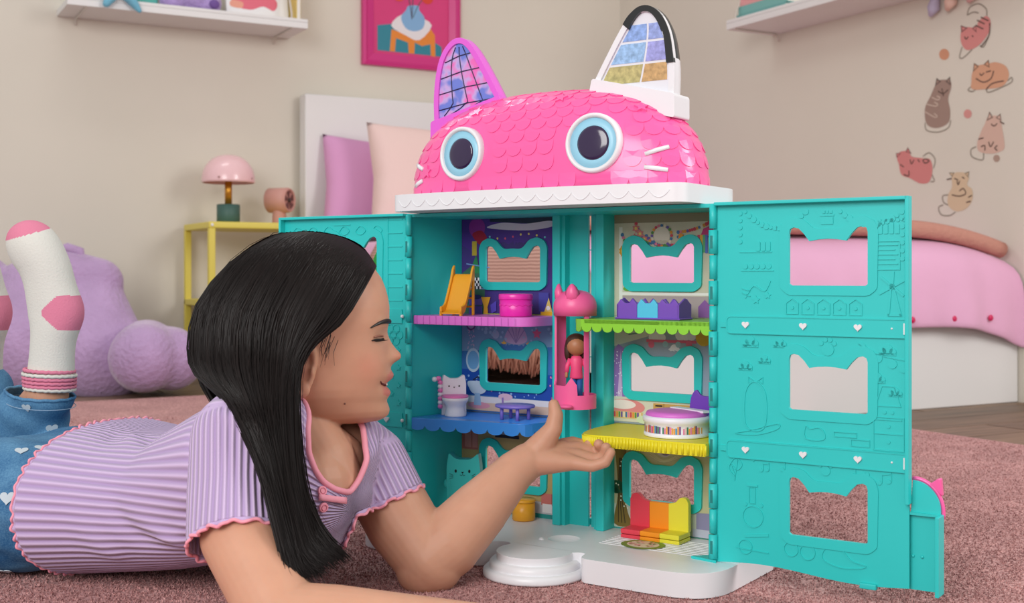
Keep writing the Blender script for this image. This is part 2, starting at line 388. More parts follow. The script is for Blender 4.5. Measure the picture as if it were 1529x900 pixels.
# pillows
def pillow(name, m, loc, rot, L, H, T, label, group=None, seed=1):
    bm = bmesh.new(); bmesh.ops.create_grid(bm, x_segments=26, y_segments=26, size=1.0)
    top = bm.verts[:]; rnd = np.random.default_rng(seed); ph = rnd.uniform(0, 6, 4)
    mb = MB(); n = 28; rings = []
    for sgn in (1, -1):
        vs = []; fs = []
        for i in range(n):
            for j in range(n):
                a = -1+2*i/(n-1); b = -1+2*j/(n-1)
                e = max(0, (1-abs(a)**2.6)*(1-abs(b)**2.6))**0.42
                pinch = 1-0.05*(1-abs(a))*abs(b)**2-0.0
                pin2 = 1-0.06*(1-abs(b))*abs(a)**2
                w = 0.06*math.sin(3*a+2*b+ph[0])*e+0.05*math.sin(9*abs(a)*b+ph[1])*(1-e)*e
                vs.append((a*L/2*pin2, sgn*T/2*(e+w), b*H/2*pinch))
        for i in range(n-1):
            for j in range(n-1): fs.append((i*n+j, (i+1)*n+j, (i+1)*n+j+1, i*n+j+1))
        mb.add(vs, fs)
    bm.free()
    o = mb.build(name, m, smooth=True); bm = bmesh.new(); bm.from_mesh(o.data); bmesh.ops.remove_doubles(bm, verts=bm.verts, dist=0.0008); bmesh.ops.recalc_face_normals(bm, faces=bm.faces); bm.to_mesh(o.data); bm.free(); o.data.shade_smooth()
    o.location = loc; o.rotation_euler = rot; return tag(o, label, 'pillow', group)
pillow('pillow', mat('orchid_cotton', (218, 158, 202), 0.85, 0.2, bump=(20, 0.3, 0.008), sheen=0.2), R(-1.165, -0.17, 0.665), (math.radians(-16), math.radians(5), RA-0.06), 0.52, 0.40, 0.13, 'orchid pink pillow leaning on the headboard behind the blush pillow', None, 3)
pillow('pillow', mat('blush_cotton', (236, 205, 200), 0.85, 0.2, bump=(18, 0.3, 0.008), sheen=0.2), R(-1.02, -0.395, 0.680), (math.radians(-20), math.radians(4), RA-0.10), 0.62, 0.44, 0.17, 'large blush pillow in front of the orchid pink pillow', None, 5)
# striped throw hanging over the side and foot edge of the bed
def throw():
    m = bpy.data.materials.new('striped_knit'); m.use_nodes = True; nt = m.node_tree; b = nt.nodes['Principled BSDF']; b.inputs['Roughness'].default_value = 0.95
    tc = nt.nodes.new('ShaderNodeTexCoord'); wv = nt.nodes.new('ShaderNodeTexWave'); wv.bands_direction = 'Z'; wv.inputs['Scale'].default_value = 36; wv.inputs['Distortion'].default_value = 1.0
    r = nt.nodes.new('ShaderNodeValToRGB'); r.color_ramp.elements[0].color = C(164, 122, 110); r.color_ramp.elements[1].color = C(212, 170, 156)
    nt.links.new(tc.outputs['Object'], wv.inputs['Vector']); nt.links.new(wv.outputs['Fac'], r.inputs[0]); nt.links.new(r.outputs[0], b.inputs['Base Color'])
    o = empty('throw_blanket', R(-0.74, -2.07, FZ), RA, 'tan striped knit throw with a fluffy fringe laid across the foot of the bed', 'blanket')
    mb = MB(); S = [(0.70, 0.475), (0.5, 0.50), (0.0, 0.507), (-0.5, 0.507), (-0.68, 0.500), (-0.735, 0.48), (-0.765, 0.43), (-0.77, 0.36), (-0.772, 0.30), (-0.775, 0.25), (-0.778, 0.215)]
    rings = []
    for x, z in S: rings.append([(x+0.006*math.sin(y*19), y, z-(0.055*max(0, (x-0.45)/0.25)**2)) for y in np.linspace(0.09, 1.25, 30)])
    mb.loft(rings, False, False, closed=False); c = mb.build('cloth', m, o, smooth=True); s = c.modifiers.new('s', 'SOLIDIFY'); s.thickness = 0.012
    TAN = mat('tan_knit', (190, 138, 124), 0.95, 0.1, bump=(60, 0.5, 0.01))
    MB().tube([(x, 0.075+0.008*math.sin(x*7), 0.497-0.055*max(0, (x-0.30)/0.40)**2) for x in np.linspace(-0.74, 0.71, 40)], 0.024, 12).build('rolled_edge', TAN, o, smooth=True)
    FUR = mat('brown_fringe', (186, 136, 116), 0.9, 0.2); mb = MB()
    for i in range(1500):
        y = random.uniform(0.09, 1.25); x = -0.780+random.uniform(-0.02, 0.02); L = random.uniform(0.05, 0.10)
        mb.tube([(x, y, 0.225), (x-0.008, y+random.uniform(-0.01, 0.01), 0.225-L/2), (x-random.uniform(0, 0.02), y+random.uniform(-0.02, 0.02), 0.225-L)], [0.005, 0.004, 0.0012], 4)
    f = mb.build('fringe', FUR, o, smooth=True); f['kind'] = 'stuff'
throw()

# ------------------------------------------------------------------ bedside table, lamp, fan
YEL = mat('yellow_metal', (222, 204, 84), 0.4)
t = empty('bedside_table', R(-1.69, -0.04, FZ), RA, 'yellow metal bedside table with open shelves against the wall', 'table')
tx, ty, tz = 0.212, 0.335, 0.545
for x in (-tx, tx-0.022):
    for y in (-ty, -0.022): MB().box(x, x+0.022, y, y+0.022, 0, tz-0.022).build('leg', YEL, t, bevel=0.002)
for z in (tz-0.022, 0.26):
    sh = MB().box(-tx, tx, -ty, 0, z, z+0.022).build('shelf' if z < 0.5 else 'top', YEL, t, bevel=0.003)
for x in (-tx, tx-0.022): MB().ell((x+0.011, -ty-0.001, tz-0.011), (0.005, 0.002, 0.005)).build('screw', WHITEP, t, True)
def on_table(px, py, y): x, z = on_back(px, py, y); return R(x, y, tz+FZ)
lp = empty('table_lamp', on_table(341, 327, -0.20), RA, 'pink mushroom table lamp with a brass stem on a green base', 'lamp')
GREEN = mat('green_base', (62, 98, 92), 0.5); BRASS = mat('brass', (196, 138, 48), 0.3, metallic=0.7); LPINK = mat('pink_glass', (238, 196, 200), 0.25, coat=0.4)
MB().lathe([(0.037, 0), (0.040, 0.002), (0.040, 0.066), (0.037, 0.068)], 28).build('base', GREEN, lp, True)
MB().lathe([(0.0125, 0.066), (0.0125, 0.165)], 16).build('stem', BRASS, lp, True)
prof = [(0.089, 0.143), (0.092, 0.146)]+[(0.092*math.cos(a)**0.85 if a < 1.55 else 0.002, 0.150+0.092*math.sin(a)) for a in np.linspace(0, PI/2-0.02, 14)]
sh = MB().lathe(prof, 40, cap0=False).build('shade', LPINK, lp, True)
for a in (-2.2, -0.8): MB().ell((0.0915*math.cos(a), 0.0915*math.sin(a), 0.157), (0.004, 0.004, 0.004)).build('screw', mat('dull_pink_screw', (170, 130, 130), 0.4), sh, True)
fn = empty('desk_fan', on_table(417, 327, -0.16), RA, 'small dusty pink desk fan beside the mushroom lamp', 'fan')
FP = mat('dusty_pink_plastic', (204, 150, 140), 0.5)
MB().lathe([(0.024, 0), (0.026, 0.004), (0.024, 0.05), (0.024, 0.065)], 24).build('stand', FP, fn, True)
ax = Vector((math.cos(-0.85), math.sin(-0.85), 0.0)); cc = Vector((0.0, 0, 0.09))
hd = MB().tube([cc-ax*0.040, cc-ax*0.038, cc+ax*0.036, cc+ax*0.038], [0.041, 0.045, 0.045, 0.043], 32); h = hd.build('housing', FP, fn, True)
rim = MB(); a2 = Vector((-ax.y, ax.x, 0)); rim.tube([cc+ax*0.040+(a2*math.cos(q)+Vector((0,0,1))*math.sin(q))*0.039 for q in np.linspace(0, 2*PI, 33)], 0.0045, 8, cap=False); rim.build('rim', FP, fn, True)
DK = mat('fan_dark', (110, 70, 66), 0.5)
for k in range(5):
    q = 2*PI*k/5; d1 = a2*math.cos(q)+Vector((0,0,1))*math.sin(q); d2 = a2*math.cos(q+0.8)+Vector((0,0,1))*math.sin(q+0.8)
    MB().add([cc+ax*0.0392+d1*0.006, cc+ax*0.0395+d1*0.034, cc+ax*0.0425+d2*0.034, cc+ax*0.0395+d2*0.006], [(0,1,2,3)]).build('blade', DK, fn)
MB().ell(cc+ax*0.041, (0.008, 0.008, 0.008)).build('hub', mat('fan_hub', (60, 36, 36), 0.4), fn, True)

# ------------------------------------------------------------------ wall shelves and what stands on them
CORD = mat('cord', (205, 196, 186), 0.8)
def wall_shelf(x0, x1, label):
    s = empty('wall_shelf', R((x0+x1)/2, 0, 1.24+FZ*0), RA, label, 'shelf'); L = (x1-x0)/2
    MB().box(-L, L, -0.215, 0, 0, 0.022).build('board', WHITEW, s, bevel=0.002)
    MB().box(-L, L, -0.215, -0.203, 0.022, 0.034).build('lip', WHITEW, s, bevel=0.002)
    for x in (-L+0.06, L-0.06):
        MB().tube([(x, -0.207, -0.004), (x, -0.21, 0.05), (x, -0.10, 0.30), (x, -0.004, 0.42)], 0.004, 8).build('hanging_cord', CORD, s, True)
        MB().tube([(x, -0.2, -0.003), (x, -0.02, -0.004), (x, -0.01, -0.018), (x, -0.01, -0.026)], 0.003, 8).build('cord_loop', CORD, s, True)
    return s
wall_shelf(-2.325, -1.50, 'white hanging shelf with toys on the back wall')
s = empty('wall_shelf', R(0, -1.50, 1.226), RA, 'white hanging shelf with folded books on the right wall', 'shelf')
MB().box(-0.215, 0, -0.6, 0.515, 0, 0.022).build('board', WHITEW, s, bevel=0.002)
MB().box(-0.215, -0.203, -0.6, 0.515, 0.022, 0.034).build('lip', WHITEW, s, bevel=0.002)
MB().tube([(-0.207, 0.47, -0.004), (-0.21, 0.47, 0.05), (-0.10, 0.47, 0.30), (-0.004, 0.47, 0.42)], 0.004, 8).build('hanging_cord', CORD, s, True)
MB().tube([(-0.2, 0.47, -0.003), (-0.02, 0.47, -0.004), (-0.01, 0.47, -0.02), (-0.012, 0.47, -0.028)], 0.003, 8).build('cord_loop', CORD, s, True)
# books on the right shelf: two teal, two pink
zb = 1.226+0.0225
for k, (nm, rgb) in enumerate((('bottom teal', (112, 170, 168)), ('upper teal', (120, 178, 174)), ('lower pink', (222, 158, 160)), ('top pink', (228, 170, 168)))):
    b = empty('book', R(-0.105, -1.13-0.01*k, zb+k*0.0275), RA, f'{nm} book of the stack lying on the right wall shelf', 'book', 'books stacked on the right shelf')
    m = mat('cover_'+nm.replace(' ', '_'), rgb, 0.6)
    MB().box(-0.08, 0.08, -0.13, 0.115, 0.002, 0.0255).build('pages', mat('paper', (235, 230, 222), 0.9), b)
    MB().box(-0.085, 0.085, -0.133, 0.118, 0.0, 0.003).box(-0.085, 0.085, -0.133, 0.118, 0.0242, 0.0272).box(-0.085, -0.081, -0.133, 0.118, 0.003, 0.0242).build('cover', m, b)
# things on the left shelf
zs = 1.24+0.0225
sf = empty('plush_starfish', R(-2.16, -0.20, zs), RA, 'blue plush starfish hanging its arms over the left shelf edge', 'toy')
SB = mat('blue_plush', (112, 176, 202), 0.8, bump=(150, 0.4, 0.003), sheen=0.3)
mb = MB(); mb.ell((0, -0.005, 0.07), (0.045, 0.03, 0.045))
for q, L in ((1.57, 0.09), (2.75, 0.09), (0.35, 0.09)):
    mb.capsule((0, -0.005, 0.07), (L*math.cos(q), -0.005, 0.07+L*math.sin(q)), 0.032, 0.012)
mb.capsule((0, -0.02, 0.06), (-0.045, -0.035, -0.012), 0.032, 0.013); mb.capsule((0, -0.02, 0.06), (0.062, -0.035, -0.024), 0.032, 0.009)
o = mb.build('body', SB, sf, True); r = o.modifiers.new('r', 'REMESH'); r.mode = 'VOXEL'; r.voxel_size = 0.005; r.use_smooth_shade = True; o.modifiers.new('s', 'SMOOTH').iterations = 4; bake(o)
pl = empty('plush_roll', R(-1.90, -0.10, zs), RA, 'purple fluffy plush toy lying on the left shelf', 'toy')
mb = MB(); mb.ell((0, -0.03, 0.05), (0.11, 0.06, 0.05)); mb.ell((0.055, -0.065, 0.032), (0.042, 0.03, 0.030)); mb.ell((-0.07, -0.055, 0.035), (0.045, 0.035, 0.033))
o = mb.build('body', mat('purple_plush', (176, 150, 208), 0.9, noise=(40, 0.15), bump=(120, 0.8, 0.01), sheen=0.4), pl, True); r = o.modifiers.new('r', 'REMESH'); r.mode = 'VOXEL'; r.voxel_size = 0.006; r.use_smooth_shade = True; bake(o)
mb = MB(); mb.ell((0.065, -0.098, 0.034), (0.018, 0.008, 0.016)); mb.build('paw_pad', mat('violet_pad', (110, 80, 150), 0.8), pl, True)
tb = empty('storage_box', R(-2.05, -0.09, zs), RA, 'teal box between the blue starfish and the purple plush', 'box'); MB().box(-0.035, 0.035, -0.05, 0.05, 0, 0.09).build('body', mat('teal_box', (84, 172, 164), 0.6), tb, bevel=0.004); MB().box(-0.037, 0.037, -0.052, 0.052, 0.09, 0.10).build('lid', mat('teal_box', (0,0,0)), tb, bevel=0.003)
pf = empty('picture_print', R(-1.655, -0.12, zs), RA, 'white mounted print with pink shapes leaning on the left shelf', 'picture')
pf.rotation_euler = (math.radians(-10), 0, RA)
MB().box(-0.115, 0.115, -0.006, 0.006, 0, 0.26).build('board', mat('white_card', (236, 234, 236), 0.7), pf, bevel=0.002)
p = Paint(lambda a, b, t: (a, -0.0064-t, b))
p.poly(smooth_loop([(-0.09, 0.06), (-0.03, 0.045), (0.02, 0.062), (0.06, 0.05), (0.07, 0.09), (0.0, 0.14), (-0.08, 0.12)]), (226, 110, 130)); p.poly(smooth_loop([(-0.10, 0.052), (-0.06, 0.048), (-0.055, 0.07), (-0.095, 0.075)]), (232, 160, 140)); p.poly(circ(0.02, 0.17, 0.04), (240, 200, 190)); p.build('print', pf)
yb = empty('book', R(-1.527, -0.10, zs), RA, 'thin yellow book standing at the right end of the left shelf', 'book'); MB().box(-0.008, 0.008, -0.09, 0.08, 0, 0.24).build('cover', mat('mustard_cover', (222, 196, 110), 0.7), yb, bevel=0.002); MB().box(-0.006, 0.006, -0.0905, 0.078, 0.004, 0.241).build('pages', mat('paper', (0,0,0)), yb)
# pastel tassels hanging at the top right
y0, z0 = on_right(1440, -20)
tg = empty('tassel_garland', R(-0.01, y0, z0), RA, 'pastel tassel garland hanging near the top right of the wall', 'garland')
MB().tube([(-0.012, 0.13, 0.012), (-0.014, 0.0, 0.0), (-0.012, -0.13, 0.012)], 0.002, 6).build('string', CORD, tg, True)
for k, (dy, dz, rgb) in enumerate(((0.085, -0.05, (188, 180, 206)), (0.02, -0.045, (226, 190, 176)), (-0.06, -0.035, (222, 178, 176)))):
    MB().tube([(-0.014, dy*0.9, 0.004), (-0.016, dy, -0.012), (-0.016, dy+0.01, dz), (-0.014, dy+0.025, dz-0.022)], [0.004, 0.012, 0.02, 0.006], 10).build('tassel', mat(f'tassel_{k}', rgb, 0.9, bump=(200, 0.6, 0.004)), tg, True)

# ------------------------------------------------------------------ framed painting on the back wall
xa, za = on_back(539, 96); xb, zb2 = on_back(684, 110)
fw, z0 = xb-xa, (za+zb2)/2
pf = empty('framed_painting', R((xa+xb)/2, 0, z0), RA, 'pink framed painting of a blue vase on a stool on the back wall', 'picture')
FR = mat('magenta_frame', (206, 48, 128), 0.35)
fh = 0.50; hw = fw/2
for (a, b_) in (((-hw, 0), (hw, 0)), ((hw, 0), (hw, fh)), ((hw, fh), (-hw, fh)), ((-hw, fh), (-hw, 0))):
    d = Vector((b_[0]-a[0], b_[1]-a[1])).normalized(); nrm = Vector((-d.y, d.x))
    prof = [(0, 0), (0, 0.022), (0.012, 0.026), (0.020, 0.018), (0.030, 0.016), (0.048, 0.012), (0.048, 0)]
    rings = []
    for e, sg in ((Vector(a), 1), (Vector(b_), -1)):
        rings.append([(e.x+nrm.x*o_+d.x*o_*sg, -h_, e.y+nrm.y*o_+d.y*o_*sg) for o_, h_ in prof])
    MB().loft(rings).build('frame_bar', FR, pf)
cv = MB().box(-hw+0.03, hw-0.03, -0.008, 0, 0.03, fh-0.03).build('canvas', mat('canvas_pink', (214, 62, 124), 0.7, noise=(5, 0.06)), pf)
def pp(px, py): x, z = on_back(px, py); return (x-(xa+xb)/2, z-z0)
p = Paint(lambda a, b, t: (a, -0.0084-t, b), 0.0001)
cr = lambda x, y: pp(530+x/7.5, y/7.5)
p.poly([cr(242, 285), cr(400, 270), cr(620, 300), cr(760, 400), cr(960, 530), cr(960, 640), cr(242, 565)], (36, 128, 148))
p.poly([cr(400, 330), cr(700, 440), cr(840, 330), cr(885, 400), cr(890, 640), cr(840, 630), cr(835, 500), cr(740, 520), cr(660, 480), cr(655, 605), cr(592, 600), cr(585, 480), cr(450, 430), cr(437, 582), cr(380, 575)], (226, 132, 42))
p.poly(smooth_loop([cr(395, 290), cr(520, 165), cr(700, 190), cr(850, 290), cr(710, 455), cr(560, 400)], 3), (228, 222, 226))
p.poly(smooth_loop([cr(505, 200), cr(560, 120), cr(590, 70), cr(700, 70), cr(710, 120), cr(770, 210), cr(750, 320), cr(660, 355), cr(560, 320)], 5), (128, 172, 214))
p.line([cr(590, -40), cr(612, 90), cr(628, 220)], 0.004, (70, 70, 90)); p.line([cr(640, -40), cr(628, 220)], 0.004, (80, 80, 100)); p.line([cr(760, -20), cr(700, 60), cr(640, 200)], 0.003, (60, 90, 80))
p.poly(circ(*cr(800, -20), 0.026), (214, 60, 40)); p.poly(circ(*cr(650, -120), 0.035), (230, 80, 60)); p.poly(circ(*cr(480, -60), 0.028), (222, 70, 50))
p.poly(circ(*cr(640, -260), 0.04), (236, 110, 60))
p.build('paint', cv)

# ------------------------------------------------------------------ lavender backrest cushion
cu = empty('backrest_cushion', W(60, 592, 3.62)*Vector((1,1,0)), 0.10, 'lavender plush backrest cushion with two arms on the rug', 'cushion') if False else empty('backrest_cushion', Vector((-1.50, 3.72, 0)), 0.12, 'lavender plush backrest cushion with two arms on the rug', 'cushion')
LAV = mat('lavender_plush', (184, 154, 194), 0.95, 0.1, noise=(9, 0.10), bump=(70, 0.6, 0.012), sheen=0.5)
mb = MB()
mb.capsule((-0.19, 0.02, 0.10), (-0.17, 0.12, 0.31), 0.15, 0.115, 20); mb.capsule((0.23, 0.02, 0.10), (0.17, 0.12, 0.30), 0.15, 0.10, 20)
mb.capsule((0, 0.0, 0.13), (0, 0.11, 0.29), 0.16, 0.12, 20); mb.capsule((0.10, 0.11, 0.35), (0.20, 0.11, 0.33), 0.085, 0.08)
mb.capsule((-0.3, 0.02, 0.09), (0.32, 0.02, 0.09), 0.095, 0.095); mb.ell((0, -0.02, 0.13), (0.24, 0.11, 0.13))
o = mb.build('back', LAV, cu, True); r = o.modifiers.new('r', 'REMESH'); r.mode = 'VOXEL'; r.voxel_size = 0.011; r.use_smooth_shade = True; s_ = o.modifiers.new('s', 'SMOOTH'); s_.iterations = 8; bake(o)
for sg in (-1, 1):
    mb = MB(); mb.capsule((sg*0.36, 0.05, 0.110), (sg*0.39, -0.16, 0.108), 0.106, 0.104, 24, 7); mb.capsule((sg*0.44, -0.02, 0.10), (sg*0.46, -0.10, 0.10), 0.098, 0.096, 20)
    o = mb.build('arm', LAV, cu, True); r = o.modifiers.new('r', 'REMESH'); r.mode = 'VOXEL'; r.voxel_size = 0.011; r.use_smooth_shade = True; s_ = o.modifiers.new('s', 'SMOOTH'); s_.iterations = 5; bake(o)
MB().tube([(0.07, 0.10, 0.38), (0.075, 0.10, 0.43), (0.11, 0.10, 0.44), (0.145, 0.10, 0.43), (0.15, 0.10, 0.38)], 0.017, 10).build('handle', LAV, cu, True)
for x, z in ((-0.10, 0.20), (-0.075, 0.195)): MB().ell((x, -0.135, z), (0.012, 0.01, 0.014)).build('tuft', LAV, cu, True)

# ------------------------------------------------------------------ cat stickers on the right wall (flat decals)
def sticker(label, draw, ref, kind='wall_sticker', cat='sticker', group='cat stickers on the right wall'):
    y0, z0 = on_right(1080+ref[0]/2.648, ref[1]/2.648); e = empty(kind, R(0, y0, z0), RA, label, cat, group)
    p = Paint(lambda a, b, t: (-0.0006-t, -a, b), 0.00012)
    def q(x, y): yy, zz = on_right(1080+x/2.648, y/2.648); return (-(yy-y0), zz-z0)
    draw(p, q); p.build('print', e, attr_mat('vinyl_print', 0.6)); return e
def cat_draw(fill, body, ears, lines, outlines=(), pale=()):
    fill = tuple(int(a*0.80+b_*0.20+12) for a, b_ in zip(fill, (172, 156, 146)))
    def d(p, q):
        for o_ in outlines: p.line([q(*a) for a in smooth_loop(o_, 5, False)], 0.004, (150, 140, 128))
        p.poly([q(*a) for a in smooth_loop(body, 5)], fill)
        for e_ in ears: p.poly([q(*a) for a in e_], tuple(int(c*0.62) for c in fill)); p.poly([q(*(sum(a[i] for a in e_)/3+(b[i]-sum(a[i] for a in e_)/3)*0.55 for i in (0, 1))) for b in e_], fill)
        for l in lines: p.line([q(*a) for a in smooth_loop(l, 4, False)], 0.0035, (96, 74, 66))
        for l in pale: p.line([q(*a) for a in smooth_loop(l, 4, False)], 0.0045, (196, 174, 160))
    return d
sticker('rose striped cat sticker climbing head down at the top right', cat_draw((206, 118, 116), [(940, 130), (955, 108), (1000, 108), (1010, 85), (1040, 63), (1058, 85), (1050, 130), (1010, 180), (965, 198), (942, 170)], [[(942, 130), (940, 100), (968, 110)], [(985, 112), (1000, 98), (1003, 130)]], [[(955, 145), (962, 155), (970, 145)], [(985, 140), (990, 146)], [(1005, 80), (1035, 95)], [(1020, 68), (1050, 82)], [(1000, 100), (1030, 115)], [(1055, 90), (1052, 140), (1020, 185)]], [[(965, 60), (975, 30), (1010, 15), (1040, 35), (1042, 62)], [(965, 60), (990, 48), (1010, 52)], [(945, 185), (935, 225), (950, 228), (985, 195)], [(1015, 180), (1030, 185), (1050, 145)]]), (1000, 130))
sticker('orange cat sticker lying curled beside the rose striped cat', cat_draw((208, 146, 112), [(985, 290), (1000, 262), (1045, 252), (1080, 246), (1118, 262), (1130, 300), (1105, 340), (1040, 352), (985, 352), (982, 320)], [[(988, 285), (992, 248), (1012, 262)], [(1030, 255), (1050, 236), (1054, 268)]], [[(1015, 290), (1022, 298), (1032, 288)], [(1040, 285), (1060, 280)], [(1000, 310), (1030, 325), (1060, 310), (1070, 280)], [(1040, 355), (1065, 330), (1110, 320)]], [[(985, 340), (968, 355), (985, 362), (1000, 352)], [(1040, 355), (1050, 365), (1090, 350), (1140, 325), (1140, 306), (1125, 320)]]), (1055, 300))
sticker('brown cat sticker seated with its back turned and pale stripes', cat_draw((140, 112, 100), [(835, 345), (850, 318), (895, 318), (902, 345), (890, 390), (898, 440), (890, 485), (845, 506), (805, 490), (798, 430), (820, 380)], [[(838, 340), (844, 308), (862, 322)], [(880, 322), (897, 302), (900, 338)]], [[(850, 360), (870, 370), (890, 355)], [(865, 350), (872, 380)]], [[(798, 485), (805, 515), (850, 522), (890, 505), (900, 475)]], [[(826, 385), (850, 395), (858, 385), (845, 380)], [(806, 412), (840, 420), (850, 412), (835, 404)], [(800, 442), (835, 462), (848, 460), (835, 448)]]), (850, 410))
sticker('pale rose cat sticker sitting upright with crossed legs', cat_draw((206, 168, 152), [(1035, 490), (1050, 460), (1095, 462), (1102, 500), (1112, 560), (1108, 592), (1065, 607), (1015, 600), (1004, 570), (1020, 520)], [[(1042, 478), (1053, 440), (1068, 465)], [(1078, 465), (1097, 448), (1100, 478)]], [[(1060, 490), (1072, 498), (1084, 488)], [(1050, 560), (1058, 580), (1070, 560)], [(1020, 580), (1035, 575), (1035, 595)], [(1085, 575), (1075, 585), (1085, 595)], [(1010, 550), (1030, 545)], [(1095, 480), (1112, 490)]], [[(1000, 580), (980, 592), (985, 620), (1025, 632), (1030, 605)]]), (1060, 530))
sticker('rose cat sticker rolling on its back above the door edge', cat_draw((204, 112, 112), [(688, 625), (700, 600), (735, 598), (745, 618), (785, 625), (818, 630), (828, 670), (815, 718), (780, 725), (740, 705), (705, 690), (695, 650)], [[(686, 625), (684, 605), (704, 605)], [(722, 600), (730, 582), (745, 608)]], [[(700, 650), (715, 660)], [(740, 630), (745, 648), (755, 632)], [(770, 630), (778, 640)], [(790, 635), (800, 645), (815, 636), (800, 628), (790, 635)], [(715, 690), (735, 695), (735, 675)]], [[(790, 618), (815, 604), (838, 630), (832, 665)], [(825, 690), (835, 715), (820, 718)]]), (755, 660))
sticker('cream cat sticker stretching on its back below the others', cat_draw((208, 182, 146), [(905, 700), (920, 682), (960, 684), (972, 702), (965, 730), (985, 750), (985, 790), (960, 825), (920, 835), (890, 810), (890, 770), (905, 740)], [[(905, 700), (893, 682), (915, 682)], [(955, 684), (973, 677), (970, 702)]], [[(915, 705), (930, 712)], [(945, 700), (955, 705)], [(925, 715), (930, 730), (936, 715)], [(905, 770), (935, 775), (960, 765), (950, 745), (935, 755)], [(970, 780), (985, 772)], [(962, 800), (980, 795)], [(885, 710), (905, 705)]], [[(890, 770), (868, 775), (872, 800), (890, 810)], [(870, 810), (852, 820), (862, 848), (895, 852), (918, 838)]]), (930, 770))
for lb, (x, y), r, rgb in (('large orange dot sticker left of the rose striped cat', (874, 215), 20, (206, 148, 118)), ('pink dot sticker right of the brown cat', (967, 450), 16, (210, 146, 140)), ('small grey brown dot sticker under the sitting cat', (1081, 626), 13, (172, 146, 132))):
    sticker(lb, (lambda x, y, r, rgb: lambda p, q: p.poly([q(*a) for a in circ(x, y, r, 20, 1.12)], rgb))(x, y, r, rgb), (x, y), 'dot_sticker', 'sticker', 'dot stickers on the right wall')
# ------------------------------------------------------------------ dollhouse frame: u to the right along its front, v to its back
HO = Vector((0.0466, 1.5225, 0)); HA = -math.asin(0.5557)
def HW(u, v, z=0): return HO+Vector((u*math.cos(HA)-v*math.sin(HA), u*math.sin(HA)+v*math.cos(HA), z))
house = empty('dollhouse', HO, HA, 'open teal dollhouse with pink eared roof standing on a white base', 'dollhouse')
V = lambda v0: (lambda a, b, t: (a, v0-t, b))                  # vertical sheet facing the front
BZ = 0.028
# base with the front steps
SC = (0.021, -0.066)
bump = [(SC[0]+0.046*math.cos(a), SC[1]+0.046*math.sin(a)) for a in np.linspace(math.radians(162), math.radians(378), 26)]
outline = rounded([(-0.265, 0.125), (-0.265, -0.075), (-0.056, -0.075), (-0.046, -0.048), (-0.030, -0.046)]+bump+[(0.072, -0.046), (0.080, -0.046), (0.086, -0.072), (0.252, -0.072), (0.252, 0.125)], [0.02, 0.06, 0.016, 0.008, 0.004]+[0.0]*26+[0.004, 0.006, 0.014, 0.06, 0.02], 8)
base = MB().prism(outline[::-1] if False else outline, 0.0, BZ, lambda a, b, t: (a, b, t)).build('base', WHITEP, house, bevel=0.006, seg=4)
# sunken round landing in the base
cut = MB().ell((0.017, 0.008, BZ+0.020), (0.032, 0.032, 0.026), n=40, m=20).build('cutter', WHITEP, house); 
bo = base.modifiers.new('dish', 'BOOLEAN'); bo.object = cut; bo.operation = 'DIFFERENCE'; bo.solver = 'EXACT'
bpy.context.view_layer.update(); bake(base); bpy.data.objects.remove(cut)
for i, (r, z0, z1) in enumerate(((0.062, 0.0, 0.010), (0.0545, 0.0085, 0.0190))):
    MB().lathe([(r, z0), (r+0.0005, z0+0.002), (r, z1-0.003), (r-0.003, z1)], 56, (0.021, -0.066, 0)).build('step', WHITEP, base, smooth=True, bevel=0.0)
mb = MB()
for k in range(9): mb.box(0.065, 0.205, 0.012+k*0.008, 0.0155+k*0.008, BZ-0.001, BZ+0.0005)
mb.build('floor_ribs', WHITEP, base)
MB().ell((-0.004, -0.012, BZ), (0.0035, 0.0035, 0.003)).build('peg', WHITEP, base, True)
p = Paint(lambda a, b, t: (a, b, BZ+0.0009+t), 0.0001)
p.poly(circ(0.1165, 0.030, 0.028, 32, 0.85), (112, 150, 60)); p.poly(circ(0.1165, 0.030, 0.0205, 28, 0.85), (226, 214, 190))
for i in range(26):
    a = random.uniform(0, 6.28); r = 0.018*math.sqrt(random.random()); p.poly(star(0.1165+r*math.cos(a), 0.030+0.85*r*math.sin(a), 0.0028, 0.0012), random.choice([(214, 96, 120), (236, 160, 170), (150, 170, 100)]))
p.build('printed_mat', base)
# shell: side walls, top, back rails
T0, T1 = BZ, 0.441
for sg in (-1, 1):
    MB().prism([(sg*0.2235, 0.0), (sg*0.2085, 0.104), (sg*0.2125, 0.104), (sg*0.2275, 0.0)], T0, T1, lambda a, b, t: (a, b, t)).build('side_wall', TEAL, house)
    foot = MB().prism([(sg*0.229, -0.006), (sg*0.195, 0.0), (sg*0.222, 0.03), (sg*0.226, 0.0)], T0, T0+0.003, lambda a, b, t: (a, b, t)).build('wall_foot', TEAL, house)
MB().box(-0.224, 0.224, 0.0, 0.106, 0.436, 0.4405).build('ceiling_panel', TEAL, house)
MB().box(-0.21, 0.21, 0.100, 0.106, BZ, 0.036).build('bottom_rail', TEAL, house)
